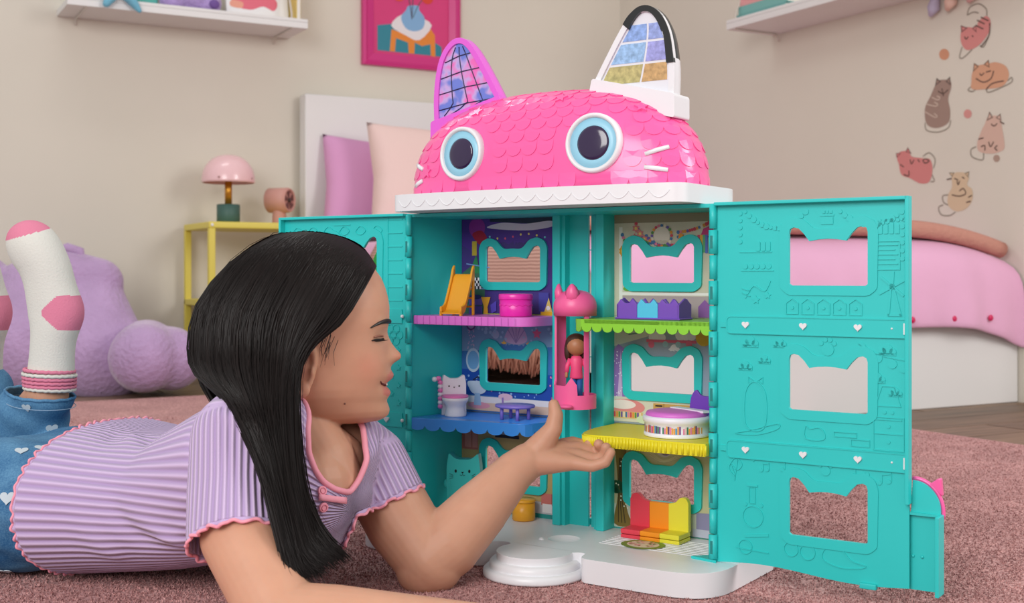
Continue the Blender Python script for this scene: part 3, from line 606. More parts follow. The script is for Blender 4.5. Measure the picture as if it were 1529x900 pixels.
# a cat-eared opening
CW = [(0.0, 0.03), (0.03, 0.0), (0.97, 0.0), (1.0, 0.03), (1.0, 0.90), (0.985, 0.97), (0.94, 1.0), (0.87, 0.98), (0.80, 0.90), (0.735, 0.80), (0.62, 0.822), (0.5, 0.83), (0.38, 0.822), (0.265, 0.80), (0.20, 0.90), (0.13, 0.98), (0.06, 1.0), (0.015, 0.97), (0.0, 0.90)]
def catwin(x0, x1, z0, z1, mid=0.77):
    fm = lambda b: b if b < 0.7 else (1-(1-b)/0.19*(1-mid) if b >= 0.80 else b)
    return [(x0+(x1-x0)*a, z0+(z1-z0)*(b if (a < 0.1 or a > 0.9) and b >= 0.9 else fm(b))) for a, b in CW]
def catframe(x0, x1, z0, z1, d, mid=0.77):
    o = offset(catwin(x0, x1, z0, z1, mid), d); return smooth_loop([o[0], ((o[0][0]+o[2][0])/2-0.0, o[1][1]), o[2], o[3], o[4], o[5], o[6], o[7], o[8], (o[9][0]*0.5+o[10][0]*0.5, o[10][1]+0.000), o[11], (o[13][0]*0.5+o[12][0]*0.5, o[12][1]), o[14], o[15], o[16], o[17], o[18]], 4) if False else rounded([q for i, q in enumerate(o) if i not in (9, 13)], 0.004, 3)
# rooms: printed back panels with a framed opening each
ROOMS = {}
LV = ((0.036, 0.157, 0.070), (0.167, 0.296, 0.208), (0.304, 0.436, 0.348))
for side, (ua, ub, wa, wb) in (('left', (-0.2085, -0.036, -0.165, -0.075)), ('right', (0.036, 0.2085, 0.062, 0.153))):
    for lv, (za, zb_, zw) in enumerate(LV):
        hole = catwin(wa, wb, zw, zw+0.050, 0.66)
        base_rgb = {('left', 2): (66, 48, 130), ('left', 1): (60, 120, 190), ('left', 0): (190, 164, 110), ('right', 2): (206, 200, 178), ('right', 1): (150, 168, 186), ('right', 0): (196, 192, 150)}[(side, lv)]
        pan = MB().prism(rect(ua, za-0.011, ub, zb_+0.009), 0, 0.002, V(0.102), [hole[::-1]]).build('back_panel', mat(f'card_{side}_{lv}', base_rgb, 0.45, noise=(18, 0.10)), house)
        MB().prism(catframe(wa, wb, zw, zw+0.050, 0.0115, 0.66), 0, 0.005, V(0.1015), [hole[::-1]]).build('window_frame', TEAL, pan, bevel=0.001)
        ROOMS[(side, lv)] = pan
PV = V(0.0999)
def pr():
    q = Paint(PV); q.holes = [(wa-0.004, wb+0.004, z-0.004, z+0.0540) for wa, wb in ((-0.165, -0.075), (0.062, 0.153)) for _, _, z in LV]; return q
def L2(cx, cy, s=1): pass
# left top: starry party room
p = pr(); 
p.poly([(-0.208, 0.30), (-0.17, 0.30), (-0.168, 0.35), (-0.185, 0.375), (-0.208, 0.36)], (60, 110, 90)); p.poly([(-0.208, 0.40), (-0.15, 0.37), (-0.06, 0.38), (-0.037, 0.42), (-0.037, 0.444), (-0.208, 0.444)], (80, 50, 150))
p.poly([(-0.16, 0.444), (-0.037, 0.444), (-0.037, 0.425), (-0.16, 0.432)], (26, 44, 70)); p.poly(smooth_loop([(-0.165, 0.424), (-0.14, 0.43), (-0.10, 0.428), (-0.06, 0.431), (-0.055, 0.424), (-0.09, 0.419), (-0.13, 0.42)]), (214, 216, 230))
p.poly(circ(-0.182, 0.424, 0.014, 18), (150, 50, 160)); p.poly(smooth_loop([(-0.19, 0.415), (-0.18, 0.402), (-0.168, 0.398), (-0.165, 0.41), (-0.175, 0.42)]), (170, 24, 60))
for i in range(8): p.poly(circ(-0.16+0.013*i, 0.411-0.003*math.sin(i), 0.0016, 8), random.choice([(230, 90, 130), (240, 220, 120), (120, 210, 230)]))
p.poly([(-0.052, 0.34), (-0.037, 0.34), (-0.037, 0.41), (-0.05, 0.43)], (36, 120, 118)); p.dots([(-0.043, 0.418, 0.003), (-0.043, 0.406, 0.004), (-0.044, 0.395, 0.0025)], (214, 214, 224))
p.poly(rect(-0.19, 0.385, -0.182, 0.405), (200, 180, 60)); p.poly([(-0.195, 0.36), (-0.176, 0.36), (-0.183, 0.386)], (50, 140, 90))
p.line([(-0.2, 0.3735), (-0.16, 0.368)], 0.0015, (120, 160, 220)); p.line([(-0.2, 0.34), (-0.165, 0.338)], 0.0015, (120, 160, 220))
for i in range(4):
    for j in range(4):
        p.poly(rect(-0.186+i*0.003, 0.338+j*0.004, -0.183+i*0.003, 0.342+j*0.004), (240, 240, 245) if (i+j) % 2 else (26, 22, 40))
p.poly(rect(-0.195, 0.302, -0.172, 0.314), (92, 72, 168)); p.poly(rect(-0.195, 0.3155, -0.172, 0.327), (104, 84, 176)); p.poly(circ(-0.1835, 0.327, 0.011, 16, 0.3), (44, 34, 110))
p.poly([(-0.17, 0.302), (-0.162, 0.302), (-0.163, 0.313), (-0.158, 0.327), (-0.174, 0.327), (-0.169, 0.313)], (226, 168, 50)); p.poly([(-0.156, 0.304), (-0.148, 0.308), (-0.148, 0.322), (-0.158, 0.316)], (84, 70, 180)); p.poly(rect(-0.17, 0.300, -0.037, 0.304), (200, 204, 60))
p.poly(rect(-0.078, 0.308, -0.062, 0.334), (70, 70, 160)); p.poly([(-0.07, 0.306), (-0.056, 0.306), (-0.062, 0.327)], (222, 196, 110)); p.poly(rect(-0.075, 0.3035, -0.04, 0.308), (226, 176, 40)); p.poly(circ(-0.063, 0.313, 0.003), (236, 236, 236))
p.build('print', ROOMS[('left', 2)])
# left middle: sea bathroom
p = pr(); p.poly([(-0.208, 0.25), (-0.037, 0.262), (-0.037, 0.303), (-0.208, 0.303)], (128, 168, 206)); p.poly([(-0.208, 0.19), (-0.037, 0.187), (-0.037, 0.222), (-0.208, 0.225)], (32, 78, 176))
p.poly(smooth_loop([(-0.135, 0.268), (-0.128, 0.284), (-0.116, 0.29), (-0.104, 0.284), (-0.098, 0.268), (-0.116, 0.262)]), (196, 176, 214))
for a in (0.9, 1.25, 1.57, 1.9, 2.25): p.line([(-0.116, 0.264), (-0.116+0.022*math.cos(a), 0.264+0.024*math.sin(a))], 0.0012, (150, 136, 190))
p.poly(star(-0.082, 0.278, 0.008, 0.004), (226, 110, 150)); p.poly(star(-0.136, 0.263, 0.005, 0.0024), (240, 196, 80)); p.poly(star(-0.096, 0.263, 0.004, 0.002), (236, 170, 90)); p.poly(circ(-0.15, 0.275, 0.006, 14), (176, 196, 226)); p.poly([(-0.053, 0.264), (-0.042, 0.264), (-0.045, 0.285), (-0.050, 0.285)], (120, 180, 150))
p.dots([(random.uniform(-0.205, -0.04), random.uniform(0.265, 0.3), random.uniform(0.001, 0.003)) for _ in range(30)], (160, 200, 228)); p.dots([(random.uniform(-0.205, -0.04), random.uniform(0.19, 0.222), random.uniform(0.0006, 0.0018)) for _ in range(46)], (150, 190, 240)); p.dots([(random.uniform(-0.205, -0.04), random.uniform(0.19, 0.222), 0.0015) for _ in range(8)], (226, 130, 190))
p.poly(circ(-0.192, 0.288, 0.0085, 18), (120, 90, 150)); p.poly(circ(-0.192, 0.288, 0.006, 16), (180, 190, 220)); p.dots([(-0.198+random.random()*0.012, 0.25+random.random()*0.03, 0.001) for _ in range(26)], (214, 190, 220))
p.poly(circ(-0.188, 0.238, 0.0125, 24, 1.35), (190, 214, 236)); p.poly(circ(-0.188, 0.238, 0.0098, 22, 1.35), (112, 170, 222))
p.poly(rect(-0.208, 0.168, -0.037, 0.179), (226, 196, 176)); p.poly([(-0.208, 0.179), (-0.037, 0.179), (-0.037, 0.187), (-0.208, 0.188)], (232, 230, 238)); p.poly(circ(-0.178, 0.175, 0.019, 20, 0.25), (232, 160, 182))
p.poly(smooth_loop([(-0.196, 0.208), (-0.164, 0.207), (-0.166, 0.196), (-0.174, 0.191), (-0.187, 0.191), (-0.194, 0.197)]), (206, 222, 244)); p.poly([(-0.185, 0.192), (-0.176, 0.192), (-0.174, 0.175), (-0.187, 0.175)], (160, 196, 234)); p.line([(-0.188, 0.210), (-0.180, 0.215), (-0.174, 0.212)], 0.0018, (50, 50, 70))
p.poly(circ(-0.133, 0.189, 0.012, 18, 0.4), (232, 196, 220)); p.poly(rect(-0.139, 0.170, -0.136, 0.188), (160, 130, 200))
for i in range(4): p.poly(rect(-0.058+i*0.0055, 0.173, -0.0535+i*0.0055, 0.193), (236, 226, 236) if i % 2 else (214, 90, 130)); 
p.build('print', ROOMS[('left', 1)])
# left bottom: kitchen
p = pr(); p.poly(rect(-0.208, 0.112, -0.18, 0.142), (190, 108, 100)); p.poly(rect(-0.203, 0.115, -0.192, 0.139), (214, 140, 130)); p.poly(rect(-0.19, 0.115, -0.181, 0.139), (214, 140, 130)); p.build('cupboard_print', ROOMS[('left', 0)]); p = pr(); p.poly([(-0.150, 0.136), (-0.112, 0.136), (-0.116, 0.156), (-0.144, 0.156)], (150, 154, 176)); p.poly(rect(-0.151, 0.132, -0.111, 0.1365), (44, 40, 54)); p.dots([(-0.138, 0.147, 0.0016), (-0.124, 0.147, 0.0016)], (30, 26, 30)); p.build('hood_print', ROOMS[('left', 0)]); p = pr(); p.poly(rect(-0.208, 0.03, -0.037, 0.05), (196, 196, 204)); p.poly(rect(-0.205, 0.042, -0.15, 0.09), (196, 112, 104)); p.poly(rect(-0.075, 0.046, -0.041, 0.062), (206, 118, 112)); p.line([(-0.058, 0.046), (-0.058, 0.062)], 0.001, (140, 70, 66)); p.poly(rect(-0.073, 0.036, -0.058, 0.048), (232, 230, 232)); p.poly([(-0.048, 0.036), (-0.037, 0.04), (-0.037, 0.075), (-0.044, 0.07)], (140, 50, 66)); p.poly(rect(-0.208, 0.028, -0.037, 0.034), (46, 150, 146))
p.build('print', ROOMS[('left', 0)])
# right top: craft shelves with beads
p = pr(); p.poly(rect(0.037, 0.425, 0.208, 0.446), (146, 136, 110)); p.poly(rect(0.045, 0.304, 0.05, 0.42), (236, 232, 224)); p.poly(rect(0.045, 0.332, 0.21, 0.3355), (238, 234, 228)); p.poly(rect(0.045, 0.356, 0.06, 0.359), (238, 234, 228)); p.poly(rect(0.05, 0.304, 0.205, 0.331), (176, 160, 160))
p.dots([(0.054, 0.363, 0.006)], (226, 226, 226)); p.dots([(0.054, 0.363, 0.0024)], (90, 90, 96)); p.poly(circ(0.057, 0.340, 0.006, 14, 0.5), (112, 176, 70)); p.poly(circ(0.053, 0.389, 0.0075), (236, 176, 50)); p.poly(star(0.053, 0.389, 0.009, 0.006, 10), (226, 160, 44)); p.poly(circ(0.053, 0.389, 0.005), (244, 206, 80))
BEAD = [(210, 70, 90), (226, 150, 60), (90, 150, 80), (110, 90, 170), (236, 220, 200), (70, 120, 170), (230, 130, 160)]
def beads(a, b, sag, n, r=0.0022):
    for i in range(n):
        t_ = i/(n-1); p.mb.prism(circ(a[0]+(b[0]-a[0])*t_, a[1]+(b[1]-a[1])*t_-sag*4*t_*(1-t_), r*random.uniform(0.8, 1.2), 8), p.k*p.step, p.k*p.step, p.fn, color=C(*random.choice(BEAD)))
    p.k += 1
beads((0.07, 0.424), (0.095, 0.40), 0.01, 10); beads((0.05, 0.41), (0.06, 0.385), 0.0, 8); beads((0.085, 0.408), (0.14, 0.405), 0.014, 18); beads((0.13, 0.412), (0.185, 0.43), 0.004, 18); beads((0.13, 0.406), (0.19, 0.414), 0.006, 18); beads((0.09, 0.402), (0.135, 0.4), 0.006, 14)
for i in range(20): a = 2*PI*i/20; p.mb.prism(circ(0.107+0.014*math.cos(a), 0.408+0.013*math.sin(a), 0.002, 8), p.k*p.step, p.k*p.step, p.fn, color=C(*BEAD[i % 7]))
p.k += 1; p.poly(circ(0.107, 0.408, 0.0115), (226, 216, 202))
for x, y in ((0.07, 0.418), (0.076, 0.411), (0.068, 0.406), (0.082, 0.404)): p.poly(star(x, y, 0.006, 0.0035, 6), (218, 128, 130)); p.poly(circ(x, y, 0.002), (240, 210, 120))
for x, y in ((0.09, 0.397), (0.12, 0.396), (0.134, 0.407)): p.poly(star(x, y, 0.0045, 0.0028, 6), (228, 150, 50))
p.poly([(0.158, 0.40), (0.178, 0.41), (0.178, 0.42), (0.165, 0.416)], (200, 50, 120))
for k_, rgb in enumerate(((214, 70, 110), (236, 170, 60), (90, 170, 120), (90, 110, 190))): p.poly(rect(0.157+k_*0.0035, 0.388-0.001*k_, 0.1605+k_*0.0035, 0.408), rgb)
p.poly([(0.052, 0.305), (0.062, 0.305), (0.062, 0.318), (0.057, 0.325), (0.052, 0.318)], (120, 80, 170)); p.poly([(0.158, 0.305), (0.176, 0.305), (0.176, 0.318), (0.167, 0.327), (0.158, 0.318)], (140, 90, 160))
p.build('print', ROOMS[('right', 2)])
# right middle: cloud bedroom
p = pr(); p.poly([(0.037, 0.265), (0.09, 0.28), (0.10, 0.304), (0.037, 0.304)], (206, 214, 206))
for x, y, s in ((0.10, 0.279, 0.010), (0.14, 0.283, 0.012), (0.125, 0.262, 0.008)): p.poly(circ(x-s*0.6, y-0.001, s*0.6, 12), (222, 228, 234)); p.poly(circ(x, y+0.002, s*0.8, 14), (226, 232, 238)); p.poly(circ(x+s*0.7, y-0.001, s*0.55, 12), (222, 228, 234))
p.poly(rect(0.085, 0.272, 0.155, 0.2755), (214, 100, 130)); p.dots([(0.092, 0.269, 0.0045), (0.145, 0.271, 0.0045)], (222, 110, 140)); p.dots([(0.112, 0.270, 0.004), (0.13, 0.270, 0.004)], (150, 190, 200)); p.poly(circ(0.165, 0.28, 0.011), (214, 176, 50)); p.line([(0.045, 0.29), (0.06, 0.281), (0.08, 0.284)], 0.0016, (110, 150, 150))
p.poly([(0.037, 0.20), (0.056, 0.20), (0.054, 0.262), (0.044, 0.268), (0.037, 0.26)], (150, 116, 190)); p.poly([(0.043, 0.2), (0.05, 0.2), (0.048, 0.262)], (206, 180, 222)); p.dots([(random.uniform(0.038, 0.055), random.uniform(0.2, 0.26), 0.0008) for _ in range(30)], (240, 230, 250))
p.poly(rect(0.037, 0.168, 0.208, 0.20), (214, 212, 196)); p.poly(rect(0.095, 0.172, 0.15, 0.194), (202, 160, 90)); p.line([(0.11, 0.172), (0.11, 0.194)], 0.001, (140, 100, 50)); p.poly(rect(0.098, 0.190, 0.108, 0.192), (50, 36, 30)); p.dots([(0.103, 0.184, 0.0022), (0.126, 0.188, 0.0022)], (236, 220, 226)); p.line([(0.095, 0.180), (0.15, 0.180)], 0.001, (140, 100, 50))
p.poly(circ(0.055, 0.187, 0.028, 26, 0.36), (226, 140, 140)); p.poly(circ(0.05, 0.190, 0.02, 22, 0.3), (240, 226, 222)); p.poly(rect(0.037, 0.172, 0.08, 0.181), (222, 196, 130))
for i in range(12): p.poly(rect(0.038+i*0.0034, 0.1735, 0.0405+i*0.0034, 0.1805), BEAD[i % 7])
p.poly(circ(0.083, 0.172, 0.012, 18, 0.45), (206, 224, 190)); p.build('print', ROOMS[('right', 1)])
# right bottom: garden tree
p = pr(); p.poly(rect(0.037, 0.03, 0.208, 0.06), (200, 206, 190)); p.poly(smooth_loop([(0.038, 0.034), (0.043, 0.07), (0.042, 0.1), (0.039, 0.13), (0.037, 0.158), (0.056, 0.158), (0.055, 0.12), (0.052, 0.08), (0.058, 0.05), (0.064, 0.034)], 4), (128, 106, 48))
for x in (0.044, 0.049, 0.054): p.line([(x, 0.036), (0.046+(x-0.049)*0.4, 0.075), (0.047+(x-0.049)*0.3, 0.12)], 0.0016, (78, 62, 30))
p.dots([(random.uniform(0.038, 0.06), random.uniform(0.075, 0.092), random.uniform(0.002, 0.004)) for _ in range(22)], (40, 92, 60)); p.dots([(random.uniform(0.038, 0.062), random.uniform(0.04, 0.15), 0.0011) for _ in range(22)], (232, 236, 214)); p.poly([(0.056, 0.142), (0.075, 0.137), (0.085, 0.157), (0.056, 0.158)], (70, 84, 44)); p.poly(star(0.082, 0.146, 0.009, 0.006, 7), (190, 84, 110)); p.poly(circ(0.11, 0.139, 0.013, 20), (206, 200, 196)); p.poly(circ(0.112, 0.134, 0.008, 14, 0.7), (130, 110, 150))
for k_ in range(3): p.line(smooth_loop([(0.09, 0.133-k_*0.003), (0.11, 0.122-k_*0.001), (0.14, 0.135-k_*0.002), (0.17, 0.14)], 4, False), 0.0008, (226, 222, 180))
p.poly([(0.155, 0.04), (0.185, 0.04), (0.185, 0.062), (0.155, 0.06)], (140, 136, 170)); p.poly(rect(0.15, 0.03, 0.208, 0.04), (186, 190, 206)); p.poly(rect(0.062, 0.04, 0.07, 0.056), (150, 120, 190)); p.build('print', ROOMS[('right', 0)])
# lift shaft between the rooms
sh = MB(); 
for a, b_ in ((-0.040, -0.028), (0.026, 0.038)): MB().box(a, b_, 0.071, 0.104, BZ, 0.4405).build('pillar', TEAL, house, bevel=0.0012)
MB().box(-0.028, -0.023, 0.076, 0.09, BZ, 0.4405).build('guide_rail', TEAL, house); MB().box(0.021, 0.026, 0.076, 0.09, BZ, 0.4405).build('guide_rail', TEAL, house)
MB().box(-0.023, 0.0055, 0.088, 0.092, BZ, 0.4405).build('shaft_panel', TEAL, house); MB().box(0.0100, 0.021, 0.088, 0.092, BZ, 0.4405).build('shaft_panel', TEAL, house)
mb = MB()
for z in (0.112, 0.25, 0.39): mb.box(-0.023, 0.021, 0.0872, 0.0885, z, z+0.0012)
mb.build('shaft_ribs', TEAL, house)
# storey shelves
def scallop(pts, depth, z1, z0, nsc):
    """front apron with scalloped lower edge along a 2D path"""
    P = [Vector(q) for q in pts]; L = [0]
    for i in range(1, len(P)): L.append(L[-1]+(P[i]-P[i-1]).length)
    N = nsc*10; up = []; dn = []
    for k in range(N+1):
        s = L[-1]*k/N; i = max(j for j in range(len(P)-1) if L[j] <= s+1e-9); t_ = (s-L[i])/(L[i+1]-L[i]); q = P[i].lerp(P[i+1], t_)
        up.append(q); dn.append(z0+depth*(1-math.sqrt(max(0, 1-((k % 10)/5-1)**2)) if True else 0))
    mb = MB(); th = 0.0025
    vs = []; fs = []
    for k in range(N+1):
        t = (up[min(k+1, N)]-up[max(k-1, 0)]).normalized(); nn = Vector((-t.y, t.x))*th
        vs += [(up[k].x, up[k].y, z1), (up[k].x, up[k].y, dn[k]), (up[k].x+nn.x, up[k].y+nn.y, z1), (up[k].x+nn.x, up[k].y+nn.y, dn[k])]
    for k in range(N):
        a, b_ = 4*k, 4*k+4
        fs += [(a, a+1, b_+1, b_), (a+2, b_+2, b_+3, a+3), (a+1, a+3, b_+3, b_+1), (a, b_, b_+2, a+2)]
    fs += [(0, 2, 3, 1), (4*N, 4*N+1, 4*N+3, 4*N+2)]
    return mb.add(vs, fs)
def xyz(a, b, t): return (a, b, t)
PINKS = mat('orchid_shelf', (226, 118, 214), 0.35); BLUES = mat('blue_shelf', (58, 140, 226), 0.3, coat=0.2); GREENS = mat('green_shelf', (140, 212, 60), 0.35); YELS = mat('yellow_shelf', (230, 218, 36), 0.4)
fp = rounded([(-0.2215, 0.006), (-0.040, 0.010), (-0.040, 0.072), (-0.040, 0.100), (-0.2088, 0.100)], [0, 0.03, 0, 0, 0], 6)
s1 = MB().prism(fp, 0.291, 0.303, xyz).build('shelf', PINKS, house, bevel=0.0012)
mb = MB()
for k in range(16): mb.box(-0.215+k*0.0105, -0.2145+k*0.0105, 0.0052+0.0002*k, 0.008, 0.2915, 0.3025)
mb.build('edge_grooves', mat('orchid_groove', (206, 120, 205), 0.4), s1)
fp = rounded([(-0.2215, -0.002), (-0.048, 0.020), (-0.040, 0.060), (-0.040, 0.100), (-0.2088, 0.100)], [0, 0.02, 0.004, 0, 0], 6)
s2 = MB().prism(fp, 0.160, 0.165, xyz).build('shelf', BLUES, house, bevel=0.001)
scallop([(-0.2215, -0.002), (-0.060, 0.0185), (-0.050, 0.0215), (-0.0455, 0.032), (-0.040, 0.060)], 0.0065, 0.164, 0.1485, 9).build('scalloped_apron', BLUES, s2, smooth=False)
mb = MB()
for k in range(11): mb.box(-0.205, -0.045, 0.028+k*0.0062, 0.0288+k*0.0062, 0.1648, 0.1654)
mb.build('tile_ribs', BLUES, s2)
fp = rounded([(0.2215, 0.000), (0.2088, 0.100), (0.040, 0.100), (0.040, 0.075), (0.030, 0.055), (0.030, 0.012), (0.045, 0.000)], [0, 0, 0, 0.003, 0.006, 0.006, 0.006], 4)
s3 = MB().prism(fp, 0.2985, 0.3035, xyz).build('shelf', GREENS, house, bevel=0.001)
scallop([(0.2215, 0.000), (0.046, 0.000), (0.036, 0.006), (0.030, 0.015), (0.030, 0.05)][::-1], 0.007, 0.303, 0.288, 16).build('scalloped_apron', GREENS, s3)
fp = smooth_loop([(0.2215, -0.018), (0.16, -0.020), (0.12, -0.016), (0.08, -0.020), (0.060, -0.016), (0.050, 0.004), (0.043, 0.04), (0.042, 0.07)], 5, False)+[(0.042, 0.100), (0.2088, 0.100)]
s4 = MB().prism(fp, 0.1505, 0.165, xyz).build('shelf', YELS, house, bevel=0.002)
mb = MB(); 
for i in range(0, len(fp)-8):
    for t_ in (0.0, 0.5):
        a = Vector(fp[i]).lerp(Vector(fp[i+1]), t_); mb.tube([(a.x, a.y-0.0002, 0.1515), (a.x, a.y-0.0002, 0.1635)], 0.0016, 6)
mb.build('fluted_edge', YELS, s4, True)
for o_, (u, v) in ((s1, (-0.165, 0.05)), (s2, (-0.14, 0.012)), (s3, (0.06, 0.05)), (s4, (0.15, 0.05))): pass
# lift cabin
LP = mat('lift_pink', (244, 100, 160), 0.35)
lift = MB(); lc = (0.020, 0.030); lr = 0.0268
lift.lathe([(lr, 0.190), (lr, 0.1945)], 40, (lc[0], lc[1], 0)); lf = lift.build('lift_cabin', LP, house, bevel=0.0006)
def arcwall(a0, a1, zfun, r0, r1, z0, n=40):
    mb = MB(); rings = []
    for i in range(n+1):
        a = a0+(a1-a0)*i/n; ca, sa = math.cos(a), math.sin(a); z1 = zfun(i/n)
        rings.append([(lc[0]+r0*ca, lc[1]+r0*sa, z0), (lc[0]+r1*ca, lc[1]+r1*sa, z0), (lc[0]+r1*ca, lc[1]+r1*sa, z1), (lc[0]+r0*ca, lc[1]+r0*sa, z1)])
    return mb.loft(rings)
def front_z(t):                                                 # tall cat-eared panel to the left, low wall to the right
    if t > 0.64: return 0.2075
    q = t/0.64
    return 0.2195+0.0105*max(0, 1-abs(q-0.12)/0.13)+0.0105*max(0, 1-abs(q-0.88)/0.13)
arcwall(math.radians(-185), math.radians(20), front_z, lr-0.002, lr, 0.190, 110).build('front_panel', LP, lf)
arcwall(math.radians(20), math.radians(175), lambda t: 0.2075, lr-0.002, lr, 0.190, 30).build('rear_rail', LP, lf)
for a in (192, 335): arcwall(math.radians(a-7), math.radians(a+7), lambda t: 0.312, lr-0.003, lr-0.0003, 0.20, 8).build('post', LP, lf)
arcwall(math.radians(150), math.radians(200), lambda t: 0.312, lr-0.003, lr-0.001, 0.20, 12).build('rear_panel', LP, lf)
mb = MB(); mb.lathe([(lr-0.002, 0.307), (lr+0.0005, 0.3065), (lr+0.0008, 0.318)]+[((lr+0.0008)*math.cos(a)**0.75, 0.318+0.021*math.sin(a)) for a in np.linspace(0.1, 1.5, 10)], 40, (lc[0], lc[1], 0))
rf = mb.build('lift_roof', LP, lf, True)
for a in (-150, -70):
    ca, sa = math.cos(math.radians(a)), math.sin(math.radians(a)); b0 = Vector((lc[0]+0.0195*ca, lc[1]+0.0195*sa, 0.332)); tg_ = Vector((-sa, ca, 0)); ou = Vector((ca, sa, 0))
    mb = MB(); mb.loft([[b0+tg_*(0.0105*x)*k-ou*(0.003-0.004*q)+ou*0.009*q2*k+Vector((0, 0, -0.008+0.026*q)) for x, q2 in ((-1, 0), (-0.6, 0.8), (0, 1), (0.6, 0.8), (1, 0), (0, -0.4))] for q, k in ((0, 1.0), (0.5, 0.85), (0.72, 0.55), (0.84, 0.28), (0.88, 0.10))]); mb.build('ear', LP, rf, True)
a = math.radians(-80); MB().ell((lc[0]+(lr+0.005)*math.cos(a), lc[1]+(lr+0.005)*math.sin(a), 0.1945), (0.009, 0.007, 0.003)).build('thumb_tab', LP, lf, True)

# ------------------------------------------------------------------ doors, opened flat
def hingecol(sg):
    for k in range(14):
        z = BZ+0.004+k*0.0292
        h = MB(); h.tube([(sg*0.2235, -0.0015, z), (sg*0.2235, -0.0015, z+0.0275)], 0.0052 if k % 2 == 0 else 0.0044, 12); o = h.build('hinge_knuckle', TEAL, house, True)
        if k % 2 == 0: MB().box(sg*0.2235-0.0015, sg*0.2235+0.0015, -0.0068, -0.006, z+0.006, z+0.021).build('pin_slot', mat('slot_shadow', (22, 128, 126), 0.5), o)
for sg in (-1, 1): hingecol(sg)
RV = lambda t0: V(t0)
def relief(name, shapes, parent, v0=0.0005, h=0.0006):
    mb = MB()
    for s_ in shapes: mb.prism(s_, -0.0005, h, V(v0))
    return mb.build(name, TEAL, parent)
def ring2(cx, cy, r, w, n=20, sy=1.0): return stroke(circ(cx, cy, r, n, sy)+[circ(cx, cy, r, n, sy)[0]], w)
def outl(pts, w): return stroke(list(pts)+[pts[0]], w)
def door(sg, x0, x1, wins, name, bay):
    d = empty(name, (0, 0, 0)); d.parent = house
    lo = 0.0285
    holes = [catwin(a, b_, z0, z1)[::-1] for a, b_, z0, z1 in wins]
    A, B = min(x0, x1), max(x0, x1)
    bot = [(A, lo)]+[(A+(B-A)*k/12, lo+0.0035*math.sin(PI*k/12*2+ (0 if sg > 0 else PI))) for k in range(1, 12)]+[(B, lo)]
    pan = MB().prism(bot+[(B, 0.4405), (A, 0.4405)], 0, 0.003, V(0.004), holes).build('door_panel', TEAL, d)
    # rim
    rm = MB(); rm.box(A, B, -0.009, 0.004, 0.4375, 0.4412); 
    e = B if sg > 0 else A
    rm.box(e-0.002, e+0.002, -0.009, 0.004, 0.118 if bay else lo, 0.4412); rm.build('door_rim', TEAL, d, bevel=0.0006)
    for k, (a, b_, z0, z1) in enumerate(wins):
        fr = catframe(a, b_, z0, z1, 0.0115)
        MB().prism(fr, 0, 0.0014, V(0.001), [catwin(a, b_, z0, z1)[::-1]]).build('window_frame', TEAL, d, bevel=0.0004)
    return d, A, B
RW_ = [(0.314, 0.402, 0.3466, 0.411), (0.314, 0.402, 0.209, 0.271), (0.314, 0.402, 0.070, 0.1345)]
d, A, B = door(1, 0.2275, 0.4455, RW_, 'door', True)
# rails with white heart pegs
for z in (0.3015, 0.1600):
    body = rounded(rect(0.240, z-0.0095, 0.4455, z+0.0095), [0.006, 0, 0, 0.006], 4)
    r_ = MB().prism(body, 0, 0.002, V(0.001)).build('rail', TEAL, d)
    mb = MB()
    for q in outl(body, 0.0012): mb.prism(q, 0, 0.0028, V(0.001))
    mb.box(0.232, 0.2405, -0.001, 0.001, z-0.003, z+0.003); mb.build('rail_edge', TEAL, r_)
    for u in (0.2635, 0.331, 0.392): MB().prism(heart(u, z+0.0005, 0.0045), 0, 0.0024, V(-0.001)).build('heart_peg', WHITEP, r_, bevel=0.0006)
    MB().ell((0.428, -0.001, z), (0.0012, 0.0012, 0.0012)).build('peg', WHITEP, r_, True); MB().box(0.4405, 0.4435, -0.003, 0.001, z-0.006, z+0.006).build('latch', WHITEP, r_)
# raised ornaments pressed into the right door
def garland(a, b_, sag, n, r=0.0028): return [circ(a[0]+(b_[0]-a[0])*i/(n-1), a[1]+(b_[1]-a[1])*i/(n-1)-sag*4*(i/(n-1))*(1-i/(n-1)), r*(0.8+0.5*((i*7) % 3)/2), 10) for i in range(n)]
for q_ in (garland((0.262, 0.430), (0.333, 0.428), 0.018, 15), garland((0.372, 0.427), (0.438, 0.425), 0.014, 14), [circ(0.256, 0.428-0.008*i, 0.0026, 10) for i in range(5)], [circ(0.4385, 0.418-0.0085*i, 0.0026, 10) for i in range(6)]):
    for c_ in q_: relief('bead', [c_], d)
relief('gift_ornament', [rect(0.3505, 0.4135, 0.364, 0.4215), rect(0.3495, 0.4225, 0.365, 0.4245), rect(0.352, 0.4255, 0.355, 0.4285), rect(0.3565, 0.4255, 0.3585, 0.4285), rect(0.360, 0.4255, 0.363, 0.4285)], d)
relief('spool_rack', [rounded(rect(0.413+0.006*i, 0.402, 0.4175+0.006*i, 0.414-0.002*(i % 2)), 0.001) for i in range(4)]+[circ(0.4145+0.0065*i, 0.4165, 0.002, 8) for i in range(5)], d)
relief('note_board', sum([outl(rect(0.411, 0.364, 0.436, 0.394), 0.001)], [])+[rect(0.413, 0.3895-0.005*i, 0.434-0.003*(i % 2), 0.3905-0.005*i) for i in range(5)], d)
relief('jar_shelf', [rect(0.255, 0.3835, 0.294, 0.3845), rect(0.257, 0.3625, 0.296, 0.3635)]+[rounded(rect(0.275+0.006*i, 0.385, 0.280+0.006*i, 0.396), 0.0015) for i in range(3)]+[circ(0.262+0.007*i, 0.368, 0.0032, 10) for i in range(5)], d)
